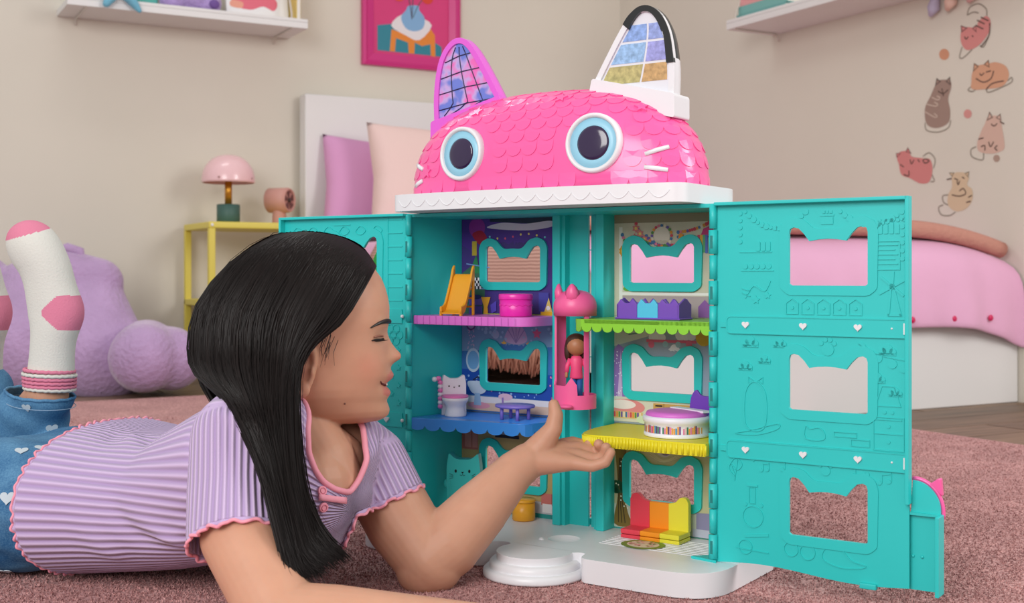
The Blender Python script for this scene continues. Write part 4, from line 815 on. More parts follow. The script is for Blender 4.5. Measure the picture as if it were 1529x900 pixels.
relief('bird_houses', sum([outl([(0.3105+0.0178*i, 0.315), (0.3245+0.0178*i, 0.315), (0.3245+0.0178*i, 0.327), (0.3175+0.0178*i, 0.332), (0.3105+0.0178*i, 0.327)], 0.001)+[circ(0.3175+0.0178*i, 0.322, 0.002, 8)] for i in range(5)], []), d)
relief('windmill', stroke([(0.424, 0.315), (0.4265, 0.345)], 0.002)+stroke([(0.437, 0.315), (0.4295, 0.345)], 0.002)+stroke([(0.414, 0.338), (0.443, 0.354)], 0.0025)+stroke([(0.416, 0.356), (0.440, 0.336)], 0.0025)+stroke([(0.428, 0.345), (0.429, 0.362)], 0.0025)+[circ(0.428, 0.346, 0.0032, 10), rect(0.423, 0.3145, 0.438, 0.317)], d)
relief('flower_sprig', stroke(smooth_loop([(0.262, 0.332), (0.272, 0.346), (0.285, 0.340), (0.292, 0.352)], 4, False), 0.0015)+[star(0.275, 0.330, 0.005, 0.0025), star(0.289, 0.335, 0.004, 0.002)]+stroke([(0.258, 0.338), (0.268, 0.334)], 0.001)+stroke([(0.258, 0.343), (0.268, 0.340)], 0.001), d)
def cloud(x, y, s): return [circ(x-s*0.7, y, s*0.55, 10), circ(x, y+s*0.3, s*0.75, 12), circ(x+s*0.75, y, s*0.5, 10), rect(x-s*1.2, y-s*0.55, x+s*1.2, y-s*0.2)]
for x, y, s in ((0.268, 0.281, 0.008), (0.303, 0.281, 0.0065), (0.285, 0.262, 0.006), (0.262, 0.254, 0.007), (0.423, 0.277, 0.0075), (0.412, 0.247, 0.007), (0.431, 0.233, 0.006)): relief('cloud', cloud(x, y, s), d)
def paw(x, y, s): return [circ(x, y, s, 12)]+[circ(x+s*dx, y+s*dy, s*0.38, 8) for dx, dy in ((-1.05, 0.95), (-0.38, 1.5), (0.38, 1.5), (1.05, 0.95))]
relief('paw_print', paw(0.358, 0.277, 0.007), d); relief('paw_print', paw(0.3555, 0.1445, 0.0055), d)
relief('pompom_string', stroke(smooth_loop([(0.392, 0.284), (0.41, 0.274), (0.442, 0.268)], 5, False), 0.001)+[circ(0.395, 0.281, 0.005), circ(0.412, 0.270, 0.0055), circ(0.428, 0.264, 0.005), circ(0.44, 0.260, 0.005)], d)
relief('arched_mirror', outl(smooth_loop([(0.262, 0.19), (0.262, 0.225), (0.273, 0.238), (0.286, 0.225), (0.286, 0.19), (0.274, 0.182)], 4), 0.0014)+outl([(0.266, 0.236), (0.266, 0.243), (0.272, 0.239)], 0.001)+outl([(0.277, 0.239), (0.283, 0.243), (0.283, 0.236)], 0.001), d)
relief('drawer_chest', outl(rect(0.408, 0.172, 0.440, 0.207), 0.0013)+stroke([(0.408, 0.1895), (0.44, 0.1895)], 0.001)+[circ(0.424, 0.1975, 0.002, 8), circ(0.424, 0.181, 0.002, 8)]+stroke([(0.41, 0.2045), (0.438, 0.2045)], 0.001), d)
relief('tent', outl([(0.410, 0.219), (0.437, 0.219), (0.430, 0.240), (0.417, 0.240)], 0.001)+[circ(0.42, 0.2125, 0.002, 8), circ(0.428, 0.2125, 0.002, 8)], d)
relief('book_outline', outl(rect(0.365, 0.183, 0.390, 0.188), 0.001), d); relief('book_outline', outl(rect(0.384, 0.174, 0.404, 0.181), 0.001), d); relief('cat_outline', outl(smooth_loop([(0.333, 0.178), (0.333, 0.192), (0.338, 0.189), (0.348, 0.191), (0.354, 0.186), (0.353, 0.178)], 3), 0.001), d); relief('slipper_outline', outl(smooth_loop([(0.25, 0.178), (0.27, 0.183), (0.30, 0.192), (0.30, 0.186), (0.275, 0.178)], 4), 0.001), d)
def note(x, y, s): return [circ(x, y, s, 10, 0.8)]+stroke([(x+s, y), (x+s, y+s*3)], 0.001)
for q_ in (note(0.281, 0.1385, 0.0025)+note(0.288, 0.1395, 0.0025)+stroke([(0.2835, 0.146), (0.2905, 0.147)], 0.0016), note(0.306, 0.1415, 0.0028), note(0.386, 0.1425, 0.0025), note(0.414, 0.137, 0.003)+note(0.424, 0.139, 0.003)+stroke([(0.417, 0.146), (0.427, 0.148)], 0.002)): relief('music_note', q_, d)
for q_ in (heart(0.40, 0.144, 0.004), heart(0.272, 0.150, 0.003)): relief('heart_relief', [q_], d)
relief('guitar', sum([ring2(0.271, 0.085, 0.012, 0.0012), outl(rect(0.267, 0.100, 0.274, 0.118), 0.001)], [])+[circ(0.262, 0.0985, 0.0025, 8), circ(0.281, 0.0985, 0.0025, 8), rect(0.264, 0.119, 0.277, 0.121)], d)
relief('treble_ornament', outl(smooth_loop([(0.245, 0.142), (0.252, 0.136), (0.258, 0.143), (0.25, 0.15), (0.242, 0.138), (0.25, 0.128)], 4), 0.0012)+stroke([(0.249, 0.124), (0.254, 0.156)], 0.001), d)
relief('flute', stroke([(0.262, 0.062), (0.29, 0.066)], 0.003), d); relief('drum', ring2(0.262, 0.050, 0.008, 0.001)+stroke([(0.25, 0.048), (0.29, 0.046)], 0.001), d)
relief('disc_relief', ring2(0.335, 0.053, 0.0085, 0.001), d); relief('disc_relief', ring2(0.316, 0.054, 0.008, 0.001), d)
relief('whale', outl(smooth_loop([(0.352, 0.048), (0.356, 0.06), (0.372, 0.061), (0.384, 0.05), (0.40, 0.046), (0.39, 0.042), (0.37, 0.041)], 4), 0.001), d)
# side bay at the foot of the right door
by = MB().prism([(0.422, 0.0265), (0.4765, 0.0265), (0.4765, 0.106), (0.422, 0.106)], 0, 0.003, V(0.012)).build('bay_panel', TEAL, d)
MB().box(0.4745, 0.4785, -0.010, 0.012, 0.0255, 0.108).build('bay_edge', TEAL, by, bevel=0.0006); MB().box(0.422, 0.4765, 0.003, 0.012, 0.106, 0.1085).build('bay_lintel', TEAL, by)
MB().box(0.4195, 0.4225, 0.002, 0.012, 0.0285, 0.1075).build('bay_jamb', TEAL, by)
arc = [(0.4455, 0.107)]+[(0.4475+0.0285*math.sin(a), 0.112+0.030*math.cos(a)) for a in np.linspace(0, PI/2, 12)]+[(0.476, 0.107)]
MB().prism(arc[::-1], 0, 0.003, V(0.010)).build('bay_gable', TEAL, by)
arc2 = [(0.4475+0.0300*math.sin(a), 0.110+0.0335*math.cos(a)) for a in np.linspace(-0.05, PI/2+0.2, 14)]
mb = MB(); mb.tube([(a, 0.013, b_) for a, b_ in arc2], 0.0022, 8); g = mb.build('bay_trim', PINKP, by, True)
MB().prism([(0.4625, 0.138), (0.4770, 0.127), (0.4755, 0.1455), (0.4725, 0.1455)], -0.006, 0.001, V(0.012)).build('ear', PINKP, g, bevel=0.0012)
for u, z in ((0.4475, 0.062), (0.457, 0.062)): MB().ell((u, 0.0085, z), (0.0018, 0.0015, 0.0018)).build('peg', TEAL, by, True)
MB().box(0.394, 0.412, -0.004, 0.004, 0.0225, 0.0285).build('door_foot', TEAL, d, bevel=0.001)
# left door
dl, A, B = door(-1, -0.2275, -0.458, [(-0.372, -0.281, 0.3466, 0.411), (-0.372, -0.281, 0.209, 0.271), (-0.372, -0.281, 0.070, 0.1345)], 'door', False)
for z in (0.3015, 0.1600):
    r_ = MB().prism(rect(-0.458, z-0.0095, -0.236, z+0.0095), 0, 0.002, V(0.001)).build('rail', TEAL, dl)
    for u in (-0.262, -0.33, -0.395): MB().prism(heart(u, z, 0.0045), 0, 0.0024, V(-0.001)).build('heart_peg', WHITEP, r_, bevel=0.0006)
    MB().ell((-0.2335, -0.003, z), (0.0025, 0.0025, 0.0025)).build('peg', WHITEP, dl, True)
relief('brick_courses', [rect(-0.262, 0.322+0.0185*i, -0.236, 0.3235+0.0185*i) for i in range(7)]+[rect(-0.2625, 0.314, -0.2612, 0.436)], dl)
relief('fish_scales', sum([ring2(-0.258+0.011*i+0.0055*(j % 2), 0.284-0.008*j, 0.0058, 0.0009, 14) for i in range(2) for j in range(3)], []), dl)
for i in range(7): relief('star_ornament', [star(-0.243-0.012*(i % 2), 0.255-0.012*i, 0.0045, 0.0022)], dl)
relief('arched_door', outl(smooth_loop([(-0.262, 0.045), (-0.262, 0.085), (-0.25, 0.098), (-0.238, 0.085), (-0.238, 0.045)], 4), 0.0012), dl)
relief('wave_ornament', sum([outl(smooth_loop([(-0.44+0.03*i, 0.418), (-0.432+0.03*i, 0.426), (-0.422+0.03*i, 0.420), (-0.43+0.03*i, 0.414)], 4), 0.001) for i in range(6)], [])+[rect(-0.435, 0.4095, -0.40, 0.4105), rect(-0.36, 0.4275, -0.33, 0.4285)], dl)
MB().prism(circ(-0.276, 0.372, 0.0, 3) if False else smooth_loop([(-0.2945, 0.376), (-0.285, 0.392), (-0.2815, 0.382), (-0.283, 0.362), (-0.2905, 0.366)], 4), 0, 0.001, V(0.008)).build('leaf_print', mat('leaf_green', (40, 140, 50), 0.5), dl)
# ------------------------------------------------------------------ roof
trim = []
for k in range(21): a = -1+2*k/20; trim.append((-0.004+a*0.200, -0.052-0.012*(1-a*a)))
tr = rounded([(-0.216, 0.125), (-0.216, -0.048)]+trim[1:-1]+[(0.208, -0.048), (0.208, 0.125)], [0.05, 0.03]+[0.004]*19+[0.03, 0.05], 6)
rt = MB().prism(tr, 0.4412, 0.463, xyz).build('roof_trim', WHITEP, house, bevel=0.005, seg=4)
# scalloped relief along the trim front and its right end
def along(poly, s):
    P = [Vector(q) for q in poly]; acc = 0
    for i in range(len(P)-1):
        L = (P[i+1]-P[i]).length
        if acc+L >= s: q = P[i].lerp(P[i+1], (s-acc)/L); t = (P[i+1]-P[i]).normalized(); return q, t
        acc += L
    return P[-1], (P[-1]-P[-2]).normalized()
path = [q for q in tr if q[1] < 0.03]
path = sorted([q for q in path], key=lambda q: 0) ; Ltot = sum((Vector(path[i+1])-Vector(path[i])).length for i in range(len(path)-1))
mb = MB(); ns = 16; n = ns*10; pts = []
for k in range(n+1):
    q, t = along(path, Ltot*0.06+Ltot*0.88*k/n); nn = Vector((t.y, -t.x))
    z = 0.4465+0.0085*(abs(((k % 10)/5-1))**2)
    pts.append((q.x+nn.x*0.0002, q.y+nn.y*0.0002, z))
mb.tube(pts, 0.0006, 6); mb.build('scallop_relief', WHITEP, rt, True)
# dome (superellipsoid) with shingles
DC = (-0.010, 0.027, 0.462); DA, DB, DCz = 0.208, 0.078, 0.128; NE, PE = 2.7, 2.5
def spw(x, p): return math.copysign(abs(x)**p, x)
def dome(om, et, k=1.0):
    ce = spw(math.cos(et), 2/PE); se = spw(math.sin(et), 2/PE)
    return Vector((DC[0]+DA*k*ce*spw(math.cos(om), 2/NE), DC[1]+DB*k*ce*spw(math.sin(om), 2/NE), DC[2]+DCz*k*se))
def dome_at(u, z):
    q = (1-((z-DC[2])/DCz)**PE)**(NE/PE)-abs((u-DC[0])/DA)**NE
    return Vector((u, DC[1]-DB*max(q, 0)**(1/NE), z))
def dome_n(p):
    x, y, z = (p[0]-DC[0])/DA, (p[1]-DC[1])/DB, (p[2]-DC[2])/DCz
    h = (abs(x)**NE+abs(y)**NE)
    g = (PE/NE)*h**(PE/NE-1) if h > 1e-6 else 0
    return Vector((g*NE*spw(x, NE-1)/DA, g*NE*spw(y, NE-1)/DB, PE*spw(z, PE-1)/DCz)).normalized()
mb = MB(); rings = []
oms = []
NO = 96
for j in range(NO): oms.append(2*PI*j/NO)
for i in range(25):
    et = PI/2*(i/24)**0.9 if i < 24 else PI/2-0.004
    rings.append([tuple(dome(o_, et)) for o_ in oms])
mb.loft(rings, True, True)
dm = mb.build('roof_dome', PINKP, house, True)
# shingles: overlapping scalloped tiles following the dome
EYES = [(-0.101, 0.5115, 0.0345), (0.090, 0.514, 0.036)]
def add_shingle(c, w, h):
    n0 = dome_n(c); t = Vector((n0.y*-1, n0.x, 0)); t = Vector((0,0,1)).cross(n0).normalized()*-1
    up = n0.cross(t).normalized();  up = up if up.z > 0 else -up
    loop = [(-w/2, h*0.55), (-w/2, 0.0)]+[(w/2*math.cos(a), -h*0.45*math.sin(a)) for a in np.linspace(PI, 0, 9)][0:0]+[(-w/2*math.cos(a), -h*0.5*math.sin(a)) for a in np.linspace(0.12, PI-0.12, 9)]+[(w/2, 0.0), (w/2, h*0.55)]
    def proj(a, b, lift):
        p = c+t*a+up*b
        for _ in range(3):                                        # pull the point back to the dome
            x, y, z = (p.x-DC[0])/DA, (p.y-DC[1])/DB, (p.z-DC[2])/DCz
            f_ = (abs(x)**NE+abs(y)**NE)**(PE/NE)+abs(z)**PE
            nn = dome_n(p); g = max(1e-3, abs(nn.dot(Vector((x/DA, y/DB, z/DCz)))))
            e = Vector((DC[0], DC[1], DC[2])); k = f_**(-1/PE); p = e+(p-e)*k*0.5+p*0.5*0+ (p-e)*0.0+(p-e)*(k*0.5)
        return p+dome_n(p)*lift
    m_ = len(loop); top = [proj(a, b, 0.0010-0.0012*max(0, b)/(h*0.55)) for a, b in loop]; bot = [proj(a, b, -0.0006) for a, b in loop]
    cen = proj(0, 0.1*h, 0.0010)
    fs = [(i, (i+1) % m_, 2*m_) for i in range(m_)]+[(i, m_+i, m_+(i+1) % m_, (i+1) % m_) for i in range(m_)]
    o = MB().add(top+bot+[cen], fs).build('shingle', PINKP, dm)
    return o
rows = np.linspace(0.035, 1.38, 10)
for r_i, et in enumerate(rows):
    # walk round the dome by arc length, front and both ends
    prev = dome(PI*0.93, et); acc = 0.0; step = 0.0225; nxt = step*(0.5 if r_i % 2 else 1.0)
    for k in range(1, 900):
        om = PI*0.93+(PI*1.16)*k/900; q = dome(om, et); acc += (q-prev).length; prev = q
        if acc >= nxt:
            nxt += step
            if any((q.x-e[0])**2+(q.z-e[1])**2 < (e[2]+0.010)**2 and q.y < DC[1] for e in EYES): continue
            add_shingle(q, 0.0222, 0.021)
# round windows
EYB = mat('pale_blue_ring', (150, 208, 232), 0.35); EYD = mat('dark_violet_glass', (44, 26, 66), 0.12, coat=0.5)
for (u, z, r) in EYES:
    c = dome_at(u, z); nr = dome_n(c); nr = (nr+Vector((0.0, -0.35, -0.1))).normalized(); t = Vector((0,0,1)).cross(nr).normalized(); up = nr.cross(t)
    c = c+nr*0.0015
    def disc(r0, prof, name, m, par):
        mb = MB(); mb.loft([[c+nr*h+(t*math.cos(a)+up*math.sin(a))*rr for a in [2*PI*j/48 for j in range(48)]] for rr, h in prof]); return mb.build(name, m, par, True)
    ww = disc(r, [(r*0.98, -0.012), (r, -0.002), (r*0.99, 0.0035), (r*0.955, 0.0055), (r*0.89, 0.0055), (r*0.84, 0.0035), (r*0.835, 0.0015)], 'round_window', WHITEP, dm)
    disc(r, [(r*0.84, -0.004), (r*0.84, 0.0022), (r*0.60, 0.0020)], 'ring', EYB, ww)
    disc(r, [(r*0.57, -0.002), (r*0.57, 0.0024), (r*0.5, 0.0034), (r*0.3, 0.0042), (r*0.02, 0.0045)], 'glass', EYD, ww)
# short white bars at both cheeks
for (u0, z0, u1, z1) in ((-0.193, 0.5035, -0.176, 0.4965), (-0.193, 0.4755, -0.176, 0.4815), (0.151, 0.4985, 0.174, 0.507), (0.151, 0.4835, 0.175, 0.480)):
    p0 = dome_at(u0, z0); p1 = dome_at(u1, z1); pm_ = dome_at((u0+u1)/2, (z0+z1)/2)
    MB().tube([p0+dome_n(p0)*0.001, pm_+dome_n(pm_)*0.002, p1+dome_n(p1)*0.001], [0.0026, 0.0028, 0.0026], 10).build('bar', WHITEP, dm, True)
for (u, z) in ((-0.165, 0.492), (-0.093, 0.566), (0.03, 0.578), (0.135, 0.556)):
    c = dome_at(u, z) if z < 0.575 else dome_at(u, 0.574); nr = dome_n(c); t = Vector((0,0,1)).cross(nr).normalized(); up = nr.cross(t)
    MB().prism(star(0, 0, 0.009, 0.004), -0.002, 0.0026, lambda a, b, h: tuple(c+t*a+up*b+nr*h)).build('star', PINKP, dm)
# ears: rounded leaf shells with a window
EB = 0.556
def ear(sg, u_out, zb, m_rim, m_body, tip=None, name='ear'):
    E_ = [(0, 0), (-0.001, 0.040), (0.004, 0.077), (0.014, 0.100), (0.029, 0.1135), (0.045, 0.115), (0.059, 0.106), (0.074, 0.086), (0.089, 0.062), (0.102, 0.040), (0.110, 0.026)]
    loop = smooth_loop(E_, 4, False); loop = [(u_out+sg*a, zb+b) for a, b in loop]
    if sg < 0: loop = loop[::-1]
    loop = loop[::-1] if sum(loop[i-1][0]*loop[i][1]-loop[i][0]*loop[i-1][1] for i in range(len(loop))) < 0 else loop
    cx = sum(p[0] for p in loop)/len(loop); cz = zb+0.02
    e = empty(name, (0, 0, 0)); e.parent = house
    v0 = 0.008
    def scaled(k, dv): return [(cx+(a-cx)*k, v0+dv, cz+(b-cz)*k) for a, b in loop]
    mb = MB(); mb.loft([scaled(0.985, 0.0), scaled(1.0, 0.003), scaled(1.0, 0.010), scaled(0.96, 0.018), scaled(0.86, 0.026), scaled(0.6, 0.032), scaled(0.25, 0.035)], cap0=True)
    body = mb.build('shell', m_body, e, True)
    inner = offset(loop, -0.0075); outer = loop
    MB().prism(outer, -0.003, 0.004, V(v0), [inner[::-1]]).build('rim', m_rim, e, bevel=0.0012)
    return e, body, inner, v0
def clip_below(loop, z): return [(a, min(b, z)) for a, b in loop]
def inside_x(inner, z):
    xs = []
    for i in range(len(inner)):
        a, b = inner[i-1], inner[i]
        if (a[1]-z)*(b[1]-z) < 0: xs.append(a[0]+(b[0]-a[0])*(z-a[1])/(b[1]-a[1]))
    return (min(xs), max(xs)) if len(xs) > 1 else None
eL, body, inner, v0 = ear(1, -0.184, 0.556, MAGP, MAGP)
PANE = bpy.data.materials.new('lilac_pane'); PANE.use_nodes = True; nt = PANE.node_tree; b = nt.nodes['Principled BSDF']; b.inputs['Roughness'].default_value = 0.3
n = nt.nodes.new('ShaderNodeTexNoise'); n.inputs['Scale'].default_value = 38; r = nt.nodes.new('ShaderNodeValToRGB'); r.color_ramp.elements[0].color = C(112, 128, 214); r.color_ramp.elements[1].color = C(236, 110, 190); r.color_ramp.elements[0].position = 0.42; r.color_ramp.elements[1].position = 0.62
e_ = r.color_ramp.elements.new(0.52); e_.color = C(196, 170, 226)
tc = nt.nodes.new('ShaderNodeTexCoord'); nt.links.new(tc.outputs['Object'], n.inputs['Vector']); nt.links.new(n.outputs['Fac'], r.inputs[0]); nt.links.new(r.outputs[0], b.inputs['Base Color'])
MB().prism(inner, -0.001, 0.0012, V(v0)).build('pane', PANE, eL)
MUN = mat('dark_muntin', (48, 40, 84), 0.4)
for k in range(4):
    z = 0.582+0.021*k; x = inside_x(inner, z)
    if x: MB().tube([(x[0], v0-0.0016, z-0.004), ((x[0]+x[1])/2, v0-0.0018, z+0.003), (x[1], v0-0.0016, z+0.006)], 0.0007, 6).build('muntin', MUN, eL, True)
for k in range(3):
    t_ = 0.25+0.26*k; pts = []
    for z in np.linspace(0.57, 0.660, 12):
        x = inside_x(inner, z)
        if x: pts.append((x[0]+(x[1]-x[0])*t_, v0-0.0017, z))
    if len(pts) > 1: MB().tube(pts, 0.0007, 6).build('muntin', MUN, eL, True)
eR, body, inner, v0 = ear(-1, 0.170, 0.565, WHITEP, WHITEP)
body.data.materials.append(BLACKP)
for p_ in body.data.polygons:
    if p_.center.z > 0.648 or (p_.center.z > 0.612 and p_.center.x > 0.150): p_.material_index = 1
rimR = [c_ for c_ in eR.children if c_.name.startswith('rim')][0]; 
oe = [(0.170-a, 0.565+b_) for a, b_ in smooth_loop([(-0.001, 0.044), (0.004, 0.077), (0.014, 0.100), (0.029, 0.1135), (0.045, 0.115), (0.059, 0.106), (0.067, 0.096)], 4, False)]
ie = [(a+(0.134-a)*0.26, b_-(0.007 if b_ > 0.65 else 0.0)) for a, b_ in oe]
MB().prism(oe+ie[::-1], 0.0, 0.0055, V(v0)).build('black_tip', BLACKP, eR, bevel=0.0012)
MB().prism(inner, -0.001, 0.0010, V(v0)).build('window_back', mat('ear_white', (226, 226, 234), 0.4), eR)
# plain coloured panes between white bars
PC = [[(186, 176, 120), (196, 160, 110)], [(150, 186, 226), (158, 160, 220)], [(140, 170, 226), (150, 166, 222)]]
for k, (za, zc) in enumerate(((0.590, 0.611), (0.614, 0.637), (0.640, 0.659))):
    for j in (0, 1):
        pts0 = []; pts1 = []
        for z in np.linspace(za, zc, 5):
            x = inside_x(inner, z)
            if not x: continue
            m0 = x[0]+(x[1]-x[0])*0.60; a0, a1 = (x[0]+0.003, m0-0.0014) if j == 0 else (m0+0.0014, x[1]-0.003)
            pts0.append((a0, z-0.0015*(a0-0.12)*60*0)); pts1.append((a1, z))
        if len(pts0) > 2: MB().prism(pts1+pts0[::-1] if False else pts0+pts1[::-1], 0.0008, 0.0016, V(v0)).build('pane', mat(f'pane_{k}{j}', PC[k][j], 0.3, noise=(160, 0.3)), eR)
# collars where the ears meet the dome
for sg, u0, zb, m_ in ((1, -0.188, 0.556, MAGP), (-1, 0.173, 0.565, WHITEP)):
    E2 = [(u0+sg*a, zb+b_) for a, b_ in [(0, -0.022), (0.0, 0.007), (0.112, 0.034), (0.117, 0.010), (0.06, -0.006)]]
    if sg < 0: E2 = E2[::-1]
    MB().prism(rounded(E2, 0.004), -0.034, 0.0075, V(0.008)).build('collar', m_, eL if sg > 0 else eR, bevel=0.003, seg=3)

# ------------------------------------------------------------------ toys in the rooms
def toy(name, u, v, z, rot, label, cat, group=None): return empty(name, HW(u, v, z), HA+rot, label, cat, group)
# slide
SL = mat('amber_plastic', (240, 168, 40), 0.35)
t = toy('toy_slide', -0.170, 0.040, 0.3032, 0.15, 'amber toy slide on the orchid pink shelf', 'toy')
path_ = [(-0.024, 0.004), (-0.016, 0.006), (-0.009, 0.013), (0.010, 0.050), (0.016, 0.056)]; path_ = smooth_loop([(a, b_, 0) for a, b_ in path_], 4, False)
mb = MB(); mb.loft([[(-0.0135, a, b_-0.002), (0.0135, a, b_-0.002), (0.0135, a, b_), (-0.0135, a, b_)] for a, b_, _ in path_]); mb.build('chute', SL, t, bevel=0.0005)
for sg in (-1, 1):
    mb = MB(); mb.loft([[(sg*0.0135, a, b_-0.003), (sg*0.0165, a, b_-0.003), (sg*0.0165, a, b_+0.008+(0.004 if b_ > 0.05 else 0)), (sg*0.0135, a, b_+0.008+(0.004 if b_ > 0.05 else 0))] for a, b_, _ in path_]); mb.build('side_rail', SL, t, bevel=0.0008)
    MB().box(sg*0.015-0.0015, sg*0.015+0.0015, 0.012, 0.016, 0, 0.062).build('leg', SL, t, bevel=0.0005)
    MB().box(sg*0.015-0.0015, sg*0.015+0.0015, -0.024, -0.02, 0, 0.006).build('foot', SL, t)
for k in range(4): MB().box(-0.0135, 0.0135, 0.0125, 0.0155, 0.010+0.012*k, 0.0125+0.012*k).build('rung', SL, t)
# round tin
t = toy('round_box', -0.082, 0.048, 0.3032, 0, 'round magenta toy box with lid on the orchid pink shelf', 'box')
MG = mat('magenta_plastic', (240, 50, 180), 0.3)
MB().lathe([(0.0205, 0), (0.0215, 0.001), (0.0218, 0.0225)], 40).build('body', MG, t, True, bevel=0)
MB().lathe([(0.0225, 0.0222), (0.0228, 0.023), (0.0228, 0.0285), (0.022, 0.0296), (0.012, 0.030), (0.001, 0.030)], 40).build('lid', MG, t, True)
mb = MB(); mb.tube([(0.0219*math.cos(a), 0.0219*math.sin(a), 0.016-0.002*abs(math.sin(a*8))) for a in np.linspace(0, 2*PI, 97)], 0.0005, 5); mb.build('swag_relief', MG, t, True)
# paw-eared planter row
t = toy('cat_planter', 0.1235, 0.040, 0.3037, 0, 'purple and blue planter row with peaked backs on the green shelf', 'toy')
PU = mat('purple_plastic', (122, 78, 190), 0.4); SKY = mat('sky_plastic', (84, 196, 236), 0.4)
for k, m_ in enumerate((PU, SKY, PU)):
    a = -0.0425+0.0283*k; 
    MB().prism([(a, 0), (a+0.0279, 0), (a+0.0279, 0.018), (a+0.0225, 0.025), (a+0.0175, 0.020), (a+0.0105, 0.020), (a+0.0055, 0.025), (a, 0.018)], -0.004, 0.0, lambda x, z, h: (x, -0.012-h, z)).build('front_section', m_, t, bevel=0.0006)
    MB().prism([(a, 0), (a+0.0279, 0), (a+0.0279, 0.018), (a+0.0225, 0.025), (a+0.0175, 0.020), (a+0.0105, 0.020), (a+0.0055, 0.025), (a, 0.018)], -0.004, 0.0, lambda x, z, h: (x, 0.018-h, z)).build('rear_section', PU, t)
MB().box(-0.0425, 0.042, -0.011, 0.022, 0, 0.012).build('trough', PU, t); 
for sg, x in ((-1, -0.0425), (1, 0.0405)): MB().prism([(-0.012, 0), (0.022, 0), (0.022, 0.018), (0.005, 0.026), (-0.012, 0.018)], 0, 0.002, lambda y, z, h: (x+h, y, z)).build('end_panel', PU, t)
MB().box(-0.0445, 0.0445, -0.014, 0.023, 0, 0.0022).build('base', PU, t, bevel=0.001)
# toilet
t = toy('toy_toilet', -0.186, 0.052, 0.1652, 0.75, 'white toy toilet with pink seat and striped tail on the blue shelf', 'toy')
TW = mat('toy_white', (236, 236, 244), 0.35); TP = mat('toy_pink', (240, 130, 196), 0.4)
MB().prism(rounded([(-0.017, 0), (0.017, 0), (0.0165, 0.044), (0.0145, 0.056), (0.006, 0.050), (-0.006, 0.050), (-0.0145, 0.056), (-0.0165, 0.044)], [0, 0, 0.002, 0.004, 0.003, 0.003, 0.004, 0.002]), -0.011, 0.0, lambda x, z, h: (x, 0.004-h, z)).build('cistern', TW, t, bevel=0.001)
mb = MB(); mb.lathe([(0.0145, 0), (0.015, 0.002), (0.0125, 0.010), (0.0135, 0.015), (0.0175, 0.021), (0.0185, 0.0255)], 28, (0, -0.010, 0), sy=1.15); mb.build('bowl', TW, t, True)
MB().lathe([(0.0175, 0.0255), (0.0182, 0.027), (0.0175, 0.0285), (0.001, 0.0287)], 28, (0, -0.010, 0), sy=1.12).build('seat', TP, t, True)
for k in range(7):
    z = 0.012+0.0055*k; MB().ell((-0.0195, 0.002, z), (0.0035, 0.0035, 0.0034)).build('tail_band', TW if k % 2 else TP, t, True)
MB().ell((-0.022, 0.001, 0.0505), (0.004, 0.0035, 0.0035)).build('tail_band', TP, t, True); MB().ell((-0.0275, 0.0, 0.0495), (0.0036, 0.0035, 0.0036)).build('tail_tip', TW, t, True)
p = Paint(lambda a, b_, h: (a, 0.0036-h, b_)); p.dots([(-0.007, 0.0395, 0.0012), (0.007, 0.0395, 0.0012)], (30, 28, 34)); p.poly([(-0.0014, 0.0385), (0.0014, 0.0385), (0, 0.0367)], (30, 28, 34)); p.build('face_print', t)
# low table
t = toy('toy_table', -0.088, 0.055, 0.1655, 0, 'periwinkle low round toy table on the blue shelf', 'table'); LVN = mat('periwinkle_plastic', (138, 122, 220), 0.35)
MB().lathe([(0.024, 0.0155), (0.0275, 0.0165), (0.0282, 0.018), (0.0275, 0.0198), (0.001, 0.0202)], 40, sy=0.85).build('top', LVN, t, True)
for a in (0.6, 2.4, 3.9, 5.4): MB().tube([(0.019*math.cos(a), 0.016*math.sin(a), 0), (0.019*math.cos(a), 0.016*math.sin(a), 0.017)], 0.0024, 10).build('leg', LVN, t, True)
# fridge
t = toy('toy_fridge', -0.176, 0.062, 0.0285, 0.42, 'teal cat eared toy fridge in the lower left room', 'toy'); FRG = mat('fridge_teal', (60, 206, 200), 0.4)
fo = rounded([(-0.0225, 0), (0.0225, 0), (0.0235, 0.066), (0.0205, 0.0855), (0.0105, 0.0765), (-0.0105, 0.0765), (-0.0205, 0.0855), (-0.0235, 0.066)], [0.002, 0.002, 0.006, 0.004, 0.005, 0.005, 0.004, 0.006], 5)
MB().prism(fo, -0.018, -0.004, lambda x, z, h: (x, -h-0.008, z)).build('body', FRG, t, bevel=0.0015)
dr = MB().prism(fo, -0.0035, 0.001, lambda x, z, h: (x, -h-0.008, z)).build('door', FRG, t, bevel=0.0012)
MB().box(-0.019, -0.0175, -0.0105, -0.009, 0.034, 0.047).build('handle', FRG, dr); MB().box(-0.0195, -0.007, -0.0103, -0.009, 0.019, 0.0235).build('handle', FRG, dr); MB().box(-0.022, 0.022, -0.0098, -0.009, 0.0265, 0.0272).build('seam', FRG, dr)
MB().ell((-0.0245, -0.004, 0.0425), (0.004, 0.003, 0.006)).build('ear_knob', FRG, t, True)
p = Paint(lambda a, b_, h: (a, -0.0092-h, b_)); p.poly(circ(-0.0105, 0.0605, 0.0016, 12, 1.5), (20, 26, 30)); p.poly(circ(0.0085, 0.0605, 0.0016, 12, 1.5), (20, 26, 30)); p.poly([(-0.0032, 0.0595), (0.0012, 0.0595), (-0.001, 0.057)], (20, 26, 30)); p.line(smooth_loop([(-0.0045, 0.0555), (-0.0025, 0.0543), (-0.001, 0.056), (0.0005, 0.0543), (0.0025, 0.0555)], 4, False), 0.0006, (20, 26, 30))
